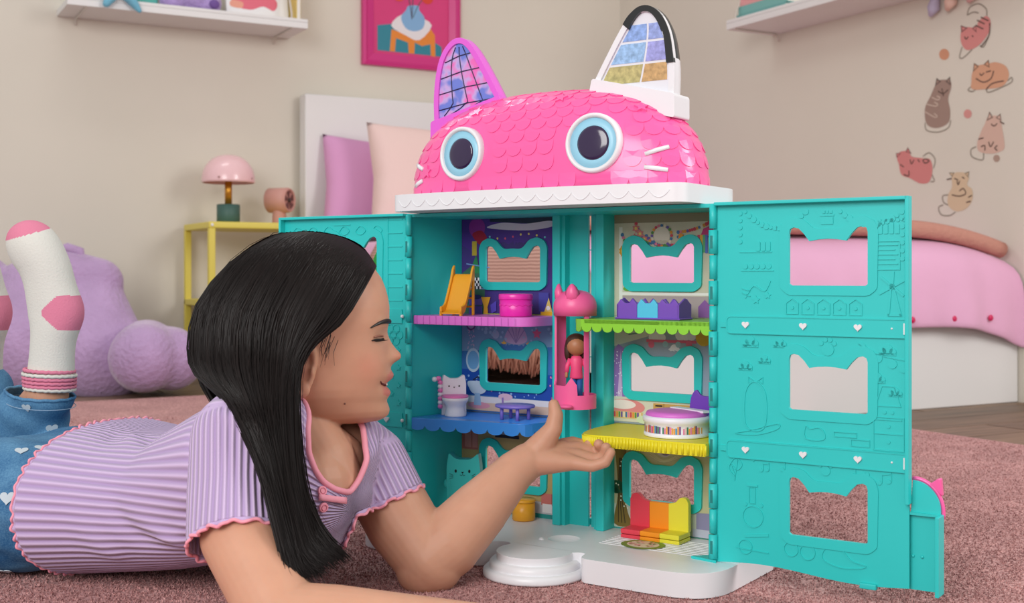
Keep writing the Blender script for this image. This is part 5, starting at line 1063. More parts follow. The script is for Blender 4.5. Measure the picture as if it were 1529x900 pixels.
for sg in (-1, 1):
    for k in range(3): p.line([(-0.001+sg*0.013, 0.0545-0.0016*k), (-0.001+sg*0.0182, 0.0570-0.0036*k)], 0.0006, (20, 26, 30))
p.build('face_print', dr)
# stool behind the forearm
t = toy('toy_stool', -0.088, 0.076, 0.0285, 0, 'round amber toy stool in the lower left room', 'stool'); MB().lathe([(0.0145, 0), (0.0155, 0.001), (0.0155, 0.024)], 32).build('drum', SL, t, True); MB().lathe([(0.016, 0.024), (0.0162, 0.026), (0.0155, 0.028), (0.001, 0.0284)], 32).build('seat', SL, t, True)
# three-coloured sofa
t = toy('toy_sofa', 0.1145, 0.0665, 0.0287, 0, 'red orange and yellow striped toy sofa in the lower right room', 'sofa')
for k, rgb in enumerate(((226, 66, 84), (246, 150, 30), (232, 222, 60))):
    m_ = mat(f'sofa_{k}', rgb, 0.4); a = -0.0405+0.027*k
    MB().box(a, a+0.027, -0.016, 0.016, 0.0, 0.0045).build('seat_base', m_, t, bevel=0.0008); MB().box(a, a+0.027, -0.0165, 0.016, 0.0052, 0.0115).build('seat_cushion', m_, t, bevel=0.0012)
    top = {0: [(a, 0.011), (a+0.027, 0.011), (a+0.027, 0.044), (a+0.018, 0.0455), (a+0.011, 0.0535), (a+0.003, 0.052), (a, 0.045)], 1: [(a, 0.011), (a+0.027, 0.011), (a+0.027, 0.044), (a, 0.044)], 2: [(a, 0.011), (a+0.027, 0.011), (a+0.027, 0.046), (a+0.024, 0.0525), (a+0.016, 0.0535), (a+0.009, 0.0455), (a, 0.044)]}[k]
    MB().prism(rounded(top, [0, 0, 0.001, 0.003, 0.004, 0.004, 0.001][:len(top)] if k != 1 else 0.0), -0.007, 0, lambda x, z, h: (x, 0.010-h, z)).build('back_section', m_, t, bevel=0.001)
# round bed with printed book shelf
t = toy('toy_bed', 0.160, 0.034, 0.1655, 0, 'round white toy bed with orchid top and printed books on the yellow shelf', 'bed')
bd = MB().lathe([(0.039, 0), (0.0395, 0.001), (0.0395, 0.004), (0.0385, 0.0045), (0.0385, 0.0155), (0.0405, 0.017), (0.041, 0.021), (0.040, 0.0235), (0.036, 0.0245)], 56).build('frame', TW, t, True)
MB().lathe([(0.037, 0.0235), (0.0375, 0.0255), (0.036, 0.0285), (0.030, 0.0298), (0.001, 0.0302)], 48).build('mattress', mat('orchid_top', (214, 112, 206), 0.45), t, True)
MB().obox((0.012, 0.012, 0.0300), Vector((0.0275, -0.012, 0)), Vector((0.0025, 0.0055, 0)), (0, 0, 0.0012)).build('white_band', TW, t)
mb = MB()
for i in range(46):
    a0 = -2.9+i*0.058; w_ = 0.05; 
    if i % 11 == 0: continue
    h0, h1 = 0.0052, random.uniform(0.012, 0.015); q = []
    for a in (a0, a0+w_*0.5, a0+w_):
        q.append(((0.0388)*math.cos(a), 0.0388*math.sin(a)))
    rgb = random.choice([(70, 150, 200), (226, 130, 170), (120, 80, 150), (230, 160, 60), (60, 130, 100), (210, 90, 130), (236, 200, 200), (90, 70, 110)])
    mb.add([(x, y, z) for z in (h0, h1) for x, y in q], [(0, 1, 4, 3), (1, 2, 5, 4)], C(*rgb))
mb.build('book_print', PRINT, bd)
MB().prism(smooth_loop([(-0.016, 0.015), (-0.014, 0.036), (-0.007, 0.0465), (0.0, 0.040), (0.012, 0.040), (0.019, 0.0465), (0.024, 0.036), (0.025, 0.015)], 4, False), 0, 0.004, lambda x, z, h: (0.018+x, 0.030+h, z+0.006)).build('headboard', mat('violet_plastic', (112, 60, 180), 0.45), t, bevel=0.001)
# plain figure standing in the lift
t = toy('toy_figure', lc[0]+0.002, lc[1], 0.1950, 0.55, 'small plain toy figure with brown hair, pink top and blue trousers in the pink lift', 'toy')
SKN = mat('figure_skin', (176, 118, 82), 0.45)
mb = MB()
for sg in (-1, 1): MB().tube([(sg*0.0042, 0, 0), (sg*0.0042, 0, 0.002), (sg*0.004, 0, 0.034)], [0.0034, 0.0036, 0.0042], 12).build('trouser_leg', mat('figure_blue', (36, 96, 170), 0.5), t, True)
MB().lathe([(0.0078, 0.032), (0.0085, 0.034), (0.0072, 0.045), (0.0088, 0.055), (0.006, 0.060), (0.003, 0.062)], 24, sy=0.8).build('torso', mat('figure_pink', (240, 76, 130), 0.45), t, True)
for sg in (-1, 1):
    MB().tube([(sg*0.008, 0, 0.057), (sg*0.0115, -0.001, 0.048), (sg*0.0125, -0.003, 0.040)], [0.0028, 0.0030, 0.0026], 10).build('sleeve', mat('figure_pink', (0,0,0)), t, True)
    MB().capsule((sg*0.0125, -0.003, 0.040), (sg*0.0128, -0.004, 0.035), 0.0019, 0.0019).build('hand', SKN, t, True)
MB().ell((0, -0.001, 0.0735), (0.0125, 0.0115, 0.0125)).capsule((0, 0, 0.060), (0, 0, 0.065), 0.004, 0.004).build('head', SKN, t, True)
mb = MB(); mb.ell((0, 0.0025, 0.0765), (0.0142, 0.0130, 0.0128)); mb.ell((0.010, 0.006, 0.066), (0.0065, 0.006, 0.016)); mb.ell((-0.011, 0.005, 0.067), (0.0045, 0.006, 0.013)); mb.ell((0, 0.008, 0.064), (0.011, 0.007, 0.018))
o = mb.build('hair', mat('figure_hair', (62, 38, 26), 0.5), t, True)
# ------------------------------------------------------------------ girl lying on the rug
girl = empty('person', (-0.35, 1.40, 0), 0, 'girl with long dark hair in a lilac ribbed top and jeans lying on the rug', 'person')
SKIN = bpy.data.materials.new('skin'); SKIN.use_nodes = True; nt = SKIN.node_tree; b = nt.nodes['Principled BSDF']
b.inputs['Roughness'].default_value = 0.48; b.inputs['Subsurface Weight'].default_value = 0.25; b.inputs['Subsurface Scale'].default_value = 0.005; b.inputs['Subsurface Radius'].default_value = (1.0, 0.35, 0.2); b.inputs['Specular IOR Level'].default_value = 0.35
at = nt.nodes.new('ShaderNodeAttribute'); at.attribute_name = 'Col'; tc = nt.nodes.new('ShaderNodeTexCoord'); n1 = nt.nodes.new('ShaderNodeTexNoise'); n1.inputs['Scale'].default_value = 55; n1.inputs['Detail'].default_value = 4
rr_ = nt.nodes.new('ShaderNodeValToRGB'); rr_.color_ramp.elements[0].color = (0.92, 0.90, 0.89, 1); rr_.color_ramp.elements[1].color = (1.05, 1.05, 1.05, 1); mx = nt.nodes.new('ShaderNodeMix'); mx.data_type = 'RGBA'; mx.blend_type = 'MULTIPLY'; mx.inputs[0].default_value = 1
nt.links.new(tc.outputs['Object'], n1.inputs['Vector']); nt.links.new(n1.outputs['Fac'], rr_.inputs[0]); nt.links.new(at.outputs['Color'], mx.inputs[6]); nt.links.new(rr_.outputs[0], mx.inputs[7]); nt.links.new(mx.outputs[2], b.inputs['Base Color'])
# head frame
HY_ = 1.375; HS = HY_/F; HOr = W(455, 490, HY_); ex = Vector((0.987, 0.160, 0)).normalized(); ey = Vector((0.160, -0.987, 0)).normalized(); ez = Vector((0, 0, 1))
def hp(x, y, z): return HOr+ex*x+ey*y+ez*z
rowsY = [361, 364, 370, 380, 390, 400, 415, 430, 445, 458, 476, 486, 498, 514, 529, 543, 560, 576, 588, 600, 613, 622, 629, 633]
xF = [470, 490, 508, 530, 546, 558, 569, 575, 579, 581, 580.5, 579, 577, 577, 578, 580, 581, 578, 577, 576, 577, 575, 566, 540]
xB = [445, 425, 405, 385, 372, 364, 354, 348, 346, 346, 348, 352, 358, 368, 380, 392, 404, 412, 420, 430, 445, 458, 480, 500]
hw = [.008, .020, .032, .045, .053, .059, .066, .070, .0725, .0735, .074, .0738, .073, .071, .069, .066, .063, .060, .056, .050, .042, .034, .022, .008]
nz = ([490, 498, 506, 514, 522, 529, 534, 538, 543, 548, 553], [0, 1, 4, 8.5, 14, 20.5, 21.5, 18, 8, 3, 0])
lpz = ([549, 553, 557, 561, 565, 569, 572, 575.5, 579, 583, 588, 593, 599, 604], [0, 2, 5, 7.5, 7, 3, -2, -5, -1, 4, 6.5, 4, 0, 0])
chn = ([598, 606, 614, 622, 628], [0, 3, 5, 4, 1])
XC = 440
def head_pt(py, ph):
    f_, bk, w_ = (np.interp(py, rowsY, a) for a in (xF, xB, hw)); xc = min(max(XC, bk+12), f_-12)
    c, s = math.cos(ph), math.sin(ph); e = 2/2.25
    lat = w_*spw(s, e)
    if c >= 0:
        x = xc+(f_-xc)*abs(c)**e
        wn = np.interp(py, [498, 520, 534, 545], [.0085, .011, .0135, .014])
        x += np.interp(py, *nz, left=0, right=0)*math.exp(-(lat/wn)**2)
        x += np.interp(py, *lpz, left=0, right=0)*math.exp(-(lat/0.0185)**2)
        x += np.interp(py, *chn, left=0, right=0)*math.exp(-(lat/0.018)**2)
        x -= 5.0*math.exp(-((py-502)/11)**2-((abs(lat)-0.030)/0.014)**2)          # eye socket
        x += 3.2*math.exp(-((py-545)/20)**2-((abs(lat)-0.040)/0.020)**2)          # raised cheek
        x += 2.2*math.exp(-((py-481)/7)**2-((abs(lat)-0.026)/0.018)**2)           # brow
        x -= 2.5*math.exp(-((py-571)/7)**2-((abs(lat)-0.027)/0.006)**2)           # mouth corner
    else: x = xc-(xc-bk)*abs(c)**e
    return hp((x-455)*HS, lat, (490-py)*HS)
def face_pt(py, lat, out=0.0):
    lo, hi = 0.0, PI/2
    for _ in range(40):
        m_ = (lo+hi)/2
        l_ = (head_pt(py, m_)-HOr).dot(ey)
        if l_ < lat: lo = m_
        else: hi = m_
    p_ = head_pt(py, lo); q1 = head_pt(py, lo+0.03); q2 = head_pt(py+2, lo); nn = (q1-p_).cross(q2-p_).normalized()
    if nn.dot(p_-HOr) < 0: nn = -nn
    return p_+nn*out
B_ = MB(); ys = []
for i in range(len(rowsY)-1): ys += list(np.linspace(rowsY[i], rowsY[i+1], 6)[:-1])
ys.append(rowsY[-1])
B_.loft([[head_pt(y, 2*PI*j/120) for j in range(120)] for y in ys][::-1])
# ear (near and far)
for sg in (1, -1):
    c0 = hp((453-455)*HS, sg*0.0690, (490-545)*HS); M_ = Matrix((ex, ey*sg, ez)).transposed()
    pts = [c0+ex*(0.0115*math.cos(a)+0.004*math.sin(a))+ez*(0.0255*math.sin(a))+ey*sg*(0.005-0.004*math.cos(a)) for a in np.linspace(0, 2*PI, 20)]
    for i in range(19): B_.capsule(pts[i], pts[i+1], 0.0036, 0.0036, 8, 3)
    B_.ell(c0-ey*sg*0.001, (0.0105, 0.0045, 0.0235), M_, 14, 8); B_.ell(c0-ez*0.021+ey*sg*0.003+ex*0.001, (0.0075, 0.005, 0.0085), M_, 12, 8); B_.ell(c0+ex*0.010+ey*sg*0.003-ez*0.002, (0.003, 0.004, 0.006), M_, 10, 6)
# neck, chest, trunk inside the clothes
B_.chain([W(443, 590, 1.378), W(447, 650, 1.368), W(448, 700, 1.352)], [.0430, .0420, .0465]); B_.ell(W(456, 722, 1.350), (0.058, 0.062, 0.050)); B_.ell(W(474, 716, 1.345), (0.036, 0.046, 0.046)); B_.chain([W(452, 650, 1.366), W(474, 692, 1.356), W(488, 735, 1.356)], [.041, .043, .045]); B_.chain([W(452, 660, 1.37), W(500, 690, 1.385)], [.04, .036])
AXL = Vector((0.459, 0.888, 0))
B_.chain([Vector((-0.26, 1.355, 0.145)), Vector((-0.33, 1.405, 0.10)), Vector((-0.40, 1.445, 0.085)), Vector((-0.49, 1.49, 0.083)), Vector((-0.54, 1.515, 0.078))], [.056, .060, .058, .060, .05], 24)
for sg, w_ in ((-1, .07), (1, .07)):
    B_.chain([Vector((-0.26, 1.35, 0.165))+AXL*sg*0.05, Vector((-0.34, 1.41, 0.105))+AXL*sg*0.055, Vector((-0.50, 1.495, 0.082))+AXL*sg*0.060], [.040, .055, .055])
# near arm: upright upper arm, forearm flat on the rug
NA = [W(372, 632, 1.265), W(352, 660, 1.228), W(357, 800, 1.172), Vector((-0.208, 1.112, 0.040))]
B_.chain(NA, [.030, .037, .0375, .0365]); B_.chain([NA[3], Vector((-0.16, 1.106, 0.040)), Vector((-0.09, 1.100, 0.037)), Vector((-0.01, 1.098, 0.034))], [.037, .0355, .031, .0245])
hb = Vector((0.0, 1.097, 0.030)); B_.capsule(hb, hb+Vector((0.045, 0.0, -0.004)), .021, .020)
for k, (dy, L_) in enumerate(((0.027, 0.058), (0.010, 0.066), (-0.008, 0.062), (-0.024, 0.048))):
    m0 = hb+Vector((0.048, dy, -0.006)); B_.capsule(hb, m0, .016, .0095); B_.chain([m0, m0+Vector((L_*0.45, dy*0.15, 0.002)), m0+Vector((L_*0.78, dy*0.2, -0.004)), m0+Vector((L_, dy*0.22, -0.009))], [.0088, .0080, .0073, .0066], 12)
B_.chain([hb+Vector((0.005, 0.014, 0)), hb+Vector((0.028, 0.038, -0.006)), hb+Vector((0.05, 0.050, -0.010))], [.013, .0095, .008], 12)
# far arm: elbow on the rug, forearm up to the lift
FA = [W(520, 672, 1.425), W(550, 690, 1.435), W(600, 780, 1.418), W(641, 838, 1.400)]
B_.chain(FA, [.038, .042, .0425, .0375]); B_.chain([W(640, 836, 1.400), W(668, 812, 1.408), W(715, 762, 1.424), W(768, 704, 1.442), W(786, 690, 1.447)], [.0375, .0395, .0345, .0245, .0225])
B_.chain([W(634, 846, 1.399), W(648, 842, 1.399)], [.034, .034])
wr = W(790, 688, 1.447)
HAND = {'index': [(855, 663, 1.479, .0098), (880, 668, 1.482, .0078), (887, 664, 1.477, .0072), (881, 661, 1.471, .0064)],
        'middle': [(865, 671, 1.465, .0098), (892, 677, 1.465, .0079), (899, 669, 1.460, .0073), (894, 663, 1.454, .0065)],
        'ring': [(865, 682, 1.450, .0095), (892, 687, 1.447, .0077), (905, 679, 1.443, .0071), (905, 668, 1.440, .0064)],
        'pinky': [(857, 691, 1.436, .0090), (884, 696, 1.429, .0070), (904, 690, 1.426, .0065), (912, 675, 1.426, .0058)]}
for nme, pts in HAND.items():
    P_ = [W(*q[:3]) for q in pts]; B_.capsule(wr, P_[0], .0195, pts[0][3]); B_.capsule(W(822, 682, 1.452), P_[0], .0150, pts[0][3]); B_.chain(P_, [q[3] for q in pts], 14)
B_.chain([W(792, 684, 1.449), W(812, 660, 1.450), W(826, 640, 1.450), W(830, 620, 1.452), W(827, 604, 1.455)], [.019, .0155, .0112, .0092, .0070], 14)
B_.capsule(W(805, 672, 1.449), W(840, 668, 1.462), .015, .009)
# legs inside the jeans, lower leg raised
KN = Vector((-0.745, 1.72, 0.060)); AN = W(70, 592, 1.62)
B_.chain([Vector((-0.53, 1.55, 0.080)), KN, AN, W(74, 540, 1.62)], [.055, .045, .028, .026]); KN2 = Vector((-0.86, 1.53, 0.062)); AN2 = W(-28, 570, 1.69)
B_.chain([Vector((-0.55, 1.47, 0.080)), KN2, AN2, W(-40, 500, 1.69)], [.055, .045, .028, .028])
body = B_.build('body', SKIN, girl, True)
r_ = body.modifiers.new('r', 'REMESH'); r_.mode = 'VOXEL'; r_.voxel_size = 0.0016; r_.use_smooth_shade = True
s_ = body.modifiers.new('s', 'SMOOTH'); s_.iterations = 7; s_.factor = 0.5
bake(body); body.data.shade_smooth()
def co_of(me): a = np.empty(len(me.vertices)*3); me.vertices.foreach_get('co', a); return a.reshape(-1, 3)
# natural skin colouring: blush, lips, knuckles
co = co_of(body.data); d = co-np.array(HOr); lx = d@np.array(ex); ly = d@np.array(ey); lz = d@np.array(ez)
px_ = 455+lx/HS; py_ = 490-lz/HS
base_c = np.array(C(202, 152, 126)[:3]); cc = np.tile(base_c, (len(co), 1))
def mixc(w, rgb):
    global cc
    w = np.clip(w, 0, 1)[:, None]; cc = cc*(1-w)+np.array(C(*rgb)[:3])*w
inhead = (np.abs(ly) < 0.09) & (px_ > 430) & (py_ < 640) & (py_ > 400)
mixc(inhead*0.30*np.exp(-((px_-548)/22)**2-((py_-545)/24)**2), (214, 122, 104)); mixc(inhead*0.35*np.exp(-((px_-598)/10)**2-((py_-533)/10)**2), (214, 118, 100))
la = np.abs(ly); lipw = 1/(1+np.exp((la-0.0215-0.001)/0.0012))
up_ = (py_ > 553+la*220) & (py_ < 575) & (px_ > 562); dn_ = (py_ >= 575) & (py_ < 596-la*350) & (px_ > 562)
mixc(inhead*(up_ | dn_)*lipw*0.75, (200, 112, 106)); mixc(inhead*0.35*np.exp(-((px_-452)/9)**2-((py_-548)/26)**2)*(la > 0.06), (200, 110, 92))
ca = body.data.color_attributes.new('Col', 'FLOAT_COLOR', 'POINT'); ca.data.foreach_set('color', np.concatenate([cc, np.ones((len(cc), 1))], 1).astype(np.float32).ravel())
# brow, lashes, mouth line, teeth, mole
HAIRD = mat('dark_brown_hair', (30, 22, 20), 0.38, 0.5)
def ribbon(pts, rs, name, m, fl=0.4): return MB().tube(pts, rs, 8, flat=fl).build(name, m, body, True)
for sg_ in (1,):
    for nm, ctrl, rs, m_ in (('eyebrow', [(487, .050), (481, .042), (478.5, .032), (479, .022), (481, .014)], [.0006, .0019, .0026, .0028, .0018], HAIRD),
                             ('eyelashes', [(506, .0455), (505.5, .040), (506, .034), (506.5, .027), (505, .021)], [.0006, .0013, .0016, .0016, .0010], mat('lash', (28, 20, 18), 0.6)),
                             ('mouth_line', [(567, .0310), (571, .026), (574, .018), (575.5, .009), (575.5, 0.0)], [.0006, .0011, .0014, .0015, .0015], mat('mouth_dark', (96, 36, 34), 0.6)),
                             ('teeth', [(572.5, .0175), (573.6, .013), (574, .007), (574, 0.0)], [.0006, .0012, .0014, .0014], mat('tooth', (236, 230, 220), 0.3))):
        pts = smooth_loop([face_pt(y, l_, {'eyebrow': 0.0006, 'teeth': 0.0012}.get(nm, 0.0004)) for y, l_ in ctrl], 4, False); k_ = len(pts)
        MB().tube(pts, list(np.interp(np.linspace(0, 1, k_), np.linspace(0, 1, len(rs)), rs)), 8).build(nm, m_, body, True)
    lid = [face_pt(y, l_, 0.0012) for y, l_ in ((501, .043), (500, .036), (500, .029), (501, .022))]
    MB().tube(smooth_loop(lid, 4, False), [.0004]+[.0011]*11+[.0004], 8).build('eyelid_crease', mat('lid_tone', (150, 98, 80), 0.6), body, True)
    for k in range(9):
        t_ = k/8; p0 = face_pt(506, .043-.020*t_, 0.0008); MB().tube([p0, p0+ex*0.003+ey*0.002-ez*0.0012, p0+ex*0.0055+ey*0.0028-ez*0.0005], [.0005, .0004, .00015], 5).build('lash', MATS['lash'], body, True)
MB().ell(face_pt(597, .0455, 0.0), (0.0011, 0.0011, 0.0011)).build('mole', mat('mole_brown', (100, 62, 50), 0.6), body, True)

# ------------------------------------------------------------------ top: lilac ribbed knit
KNIT = bpy.data.materials.new('lilac_rib_knit'); KNIT.use_nodes = True; nt = KNIT.node_tree; b = nt.nodes['Principled BSDF']; b.inputs['Roughness'].default_value = 0.9; b.inputs['Specular IOR Level'].default_value = 0.15; b.inputs['Sheen Weight'].default_value = 0.25
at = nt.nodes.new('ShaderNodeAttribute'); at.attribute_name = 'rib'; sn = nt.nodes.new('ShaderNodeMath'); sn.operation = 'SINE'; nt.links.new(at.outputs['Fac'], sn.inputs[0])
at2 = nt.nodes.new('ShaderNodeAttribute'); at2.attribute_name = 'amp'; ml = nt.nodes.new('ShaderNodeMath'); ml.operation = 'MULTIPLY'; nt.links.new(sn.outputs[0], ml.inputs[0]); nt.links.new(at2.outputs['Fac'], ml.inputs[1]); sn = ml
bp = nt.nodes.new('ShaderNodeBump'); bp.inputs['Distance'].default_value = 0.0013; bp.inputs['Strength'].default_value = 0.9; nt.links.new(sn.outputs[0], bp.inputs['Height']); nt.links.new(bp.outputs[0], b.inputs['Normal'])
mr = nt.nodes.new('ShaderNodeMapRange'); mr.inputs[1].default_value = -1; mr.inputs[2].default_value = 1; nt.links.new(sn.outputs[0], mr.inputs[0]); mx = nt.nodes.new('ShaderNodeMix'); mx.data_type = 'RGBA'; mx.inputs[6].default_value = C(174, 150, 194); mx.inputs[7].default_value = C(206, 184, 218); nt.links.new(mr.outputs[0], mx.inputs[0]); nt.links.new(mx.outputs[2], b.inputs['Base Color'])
PKT = mat('pink_trim', (240, 158, 176), 0.8, 0.2)
RG = [((-0.62, 1.555, 0.086), .154, .088, 0), ((-0.488, 1.489, 0.090), .150, .0905, 0), ((-0.43, 1.46, 0.091), .136, .083, 0), ((-0.37, 1.43, 0.098), .129, .080, .10), ((-0.31, 1.395, 0.122), .134, .087, .35), ((-0.26, 1.36, 0.150), .138, .086, .55), ((-0.222, 1.345, 0.172), .118, .076, .7), ((-0.200, 1.338, 0.190), .075, .050, .8)]
AX = Vector((0.888, -0.459, 0))
S_ = MB(); rings = []
def ring_at(t):
    k = [np.interp(t, range(len(RG)), [g[0][i] for g in RG]) for i in range(3)]; return Vector(k), np.interp(t, range(len(RG)), [g[1] for g in RG]), np.interp(t, range(len(RG)), [g[2] for g in RG]), np.interp(t, range(len(RG)), [g[3] for g in RG])
for t in np.linspace(0, len(RG)-1, 40):
    c, w_, h_, pt = ring_at(t); ax_ = (AX*math.cos(pt)+ez*math.sin(pt)); upv = AXL.cross(ax_).normalized(); upv = upv if upv.z > 0 else -upv
    ring = []
    for j in range(64):
        a = 2*PI*j/64; p_ = c+AXL*w_*spw(math.cos(a), 2/2.3)+upv*h_*spw(math.sin(a), 2/2.3); p_.z = max(p_.z, 0.004); ring.append(p_)
    rings.append(ring)
S_.loft(rings)
S_.chain([W(400, 660, 1.30), W(374, 634, 1.268), W(352, 655, 1.228), W(349, 735, 1.200), W(353, 850, 1.155)], [.058, .046, .0455, .0455, .0475], 28)
S_.chain([W(470, 690, 1.36), W(520, 676, 1.422), W(550, 694, 1.432), W(575, 746, 1.424), W(600, 800, 1.418)], [.056, .050, .0475, .0480, .0490], 24)
S_.ell(W(460, 735, 1.345), (0.056, 0.085, 0.058)); S_.capsule(W(440, 790, 1.34), W(490, 740, 1.36), .05, .05)
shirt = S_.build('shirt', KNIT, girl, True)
r_ = shirt.modifiers.new('r', 'REMESH'); r_.mode = 'VOXEL'; r_.voxel_size = 0.0032; r_.use_smooth_shade = True; s_ = shirt.modifiers.new('s', 'SMOOTH'); s_.iterations = 10; s_.factor = 0.5
bake(shirt)
# folds
me = shirt.data; co = co_of(me); nr = np.empty(len(co)*3); me.vertices.foreach_get('normal', nr); nr = nr.reshape(-1, 3); disp = np.zeros(len(co))
def fold(pts, width, amp):
    P_ = np.array([tuple(p_) for p_ in smooth_loop([tuple(q) for q in pts], 8, False)])
    dm_ = np.full(len(co), 9.0)
    for i in range(len(P_)-1):
        a = P_[i]; ab = P_[i+1]-a; t = np.clip(((co-a)@ab)/(ab@ab), 0, 1); dm_ = np.minimum(dm_, np.linalg.norm(co-(a+t[:, None]*ab), axis=1))
    global disp; disp = disp+amp*np.exp(-(dm_/width)**2)
fold([W(200, 662, 1.40), W(205, 720, 1.34), W(235, 780, 1.30), W(285, 820, 1.27)], .010, .0075); fold([W(170, 660, 1.42), W(178, 740, 1.34), W(210, 810, 1.30), W(260, 850, 1.27)], .012, -.006)
fold([W(225, 665, 1.38), W(235, 715, 1.33), W(262, 755, 1.29), W(295, 765, 1.26)], .009, -.007); fold([W(245, 690, 1.36), W(258, 735, 1.30), W(290, 745, 1.26)], .008, .005)
fold([W(120, 680, 1.42), W(130, 760, 1.36), W(165, 830, 1.33)], .016, .004); fold([W(270, 800, 1.26), W(220, 850, 1.28), W(150, 870, 1.32)], .012, .004)
fold([W(400, 600, 1.24), W(395, 660, 1.19), W(405, 720, 1.17)], .008, .004); fold([W(330, 620, 1.2), W(370, 640, 1.19), W(400, 690, 1.18)], .007, .0035); fold([W(560, 680, 1.40), W(540, 730, 1.39), W(533, 760, 1.39)], .008, .004)
fold([W(520, 650, 1.40), W(545, 700, 1.39), W(525, 760, 1.36)], .008, -.003)
co = co+nr*disp[:, None]; co[:, 2] = np.maximum(co[:, 2], 0.003); me.vertices.foreach_set('co', co.ravel())
# cut openings: hem, sleeve ends, neck
hemN = AX; hemP = Vector((-0.488, 1.489, 0.09))
sleeves = [(W(350, 803, 1.173), (W(353, 850, 1.155)-W(349, 735, 1.200)).normalized()+Vector((0.06, 0, 0)), 0.085), (W(576, 748, 1.424), (W(600, 800, 1.418)-W(550, 694, 1.432)).normalized(), 0.10)]
nN = Vector((0.60, -0.50, 0.62)).normalized(); nC = W(470, 700, 1.332)
def neck_r(p_):
    q = p_-nC; q = q-nN*q.dot(nN); t = max(0, min(1, q.dot(nS)/nS.dot(nS))); return (q-nS*t).length
nS = W(468, 648, 1.372)-nC; nS = nS-nN*nS.dot(nN)
def cutter(p_):
    if (p_-hemP).dot(hemN) < 0: return True
    for c, n_, r in sleeves:
        if (p_-c).dot(n_.normalized()) > 0 and (p_-c).length < r: return True
    return (p_-nC).dot(nN) > -0.05 and neck_r(p_) < 0.045
bm = bmesh.new(); bm.from_mesh(me)
for pl_c, pl_n in ((hemP, hemN), (sleeves[0][0], sleeves[0][1]), (sleeves[1][0], sleeves[1][1])):
    bmesh.ops.bisect_plane(bm, geom=bm.verts[:]+bm.edges[:]+bm.faces[:], plane_co=pl_c, plane_no=pl_n.normalized())
bmesh.ops.delete(bm, geom=[f_ for f_ in bm.faces if cutter(f_.calc_center_median())], context='FACES')
bmesh.ops.delete(bm, geom=[v for v in bm.verts if not v.link_faces], context='VERTS')
# keep the largest island
seen = set(); best = []
for f_ in bm.faces:
    if f_ in seen: continue
    st = [f_]; isl = []; seen.add(f_)
    while st:
        q = st.pop(); isl.append(q)
        for e in q.edges:
            for g in e.link_faces:
                if g not in seen: seen.add(g); st.append(g)
    if len(isl) > len(best): best = isl
bs = set(best); bmesh.ops.delete(bm, geom=[f_ for f_ in bm.faces if f_ not in bs], context='FACES')
be = {}
for e in bm.edges:
    if len(e.link_faces) == 1: a, b_ = e.verts; be.setdefault(a, []).append(b_); be.setdefault(b_, []).append(a)
loops = []; used = set()
for v in list(be):
    if v in used: continue
    lp_ = [v]; used.add(v); cur = v
    while True:
        nx = [w for w in be[cur] if w not in used]
        if not nx: break
        cur = nx[0]; used.add(cur); lp_.append(cur)
    if len(lp_) > 40: loops.append([(w.co.copy(), w.normal.copy()) for w in lp_])
bm.to_mesh(me); bm.free(); me.shade_smooth()
co = co_of(me); ph = np.zeros(len(co))
axc = np.array(Vector((-0.30, 1.392, 0.10))); axd = np.array(AX)
ang = np.arctan2(-(co-axc)@np.array([0, 0, 1.0])-0.0, -((co-axc)@np.array(AXL))); ph = ang*88
tc_ = np.array(co)
def axis_dist(p0, p1):
    a = np.array(p0); d_ = np.array(p1)-a; L_ = np.linalg.norm(d_); d_ = d_/L_; t = (co-a)@d_; return np.linalg.norm(co-a-t[:, None]*d_, axis=1), t, d_, a
amp = np.ones(len(co))
for (p0, p1, rad, lo) in ((W(352, 655, 1.228), W(350, 800, 1.174), 0.0535, -0.02), (W(550, 694, 1.432), W(576, 748, 1.424), 0.0555, -0.012)):
    dd, t, d1, c1 = axis_dist(p0, p1); g = np.minimum(rad-dd, t-lo); sel = g > 0
    e1 = np.cross(d1, [0, 1, 0]); e1 /= np.linalg.norm(e1); e2 = np.cross(d1, e1); a1 = np.arctan2((co-c1)@e1, (co-c1)@e2)
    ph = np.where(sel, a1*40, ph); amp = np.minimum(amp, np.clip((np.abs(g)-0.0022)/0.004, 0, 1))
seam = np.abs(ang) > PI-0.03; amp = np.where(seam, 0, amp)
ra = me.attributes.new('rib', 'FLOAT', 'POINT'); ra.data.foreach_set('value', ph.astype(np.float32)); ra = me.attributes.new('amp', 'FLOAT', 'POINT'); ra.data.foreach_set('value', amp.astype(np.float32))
sd = shirt.modifiers.new('s', 'SOLIDIFY'); sd.thickness = 0.0018; sd.offset = -1
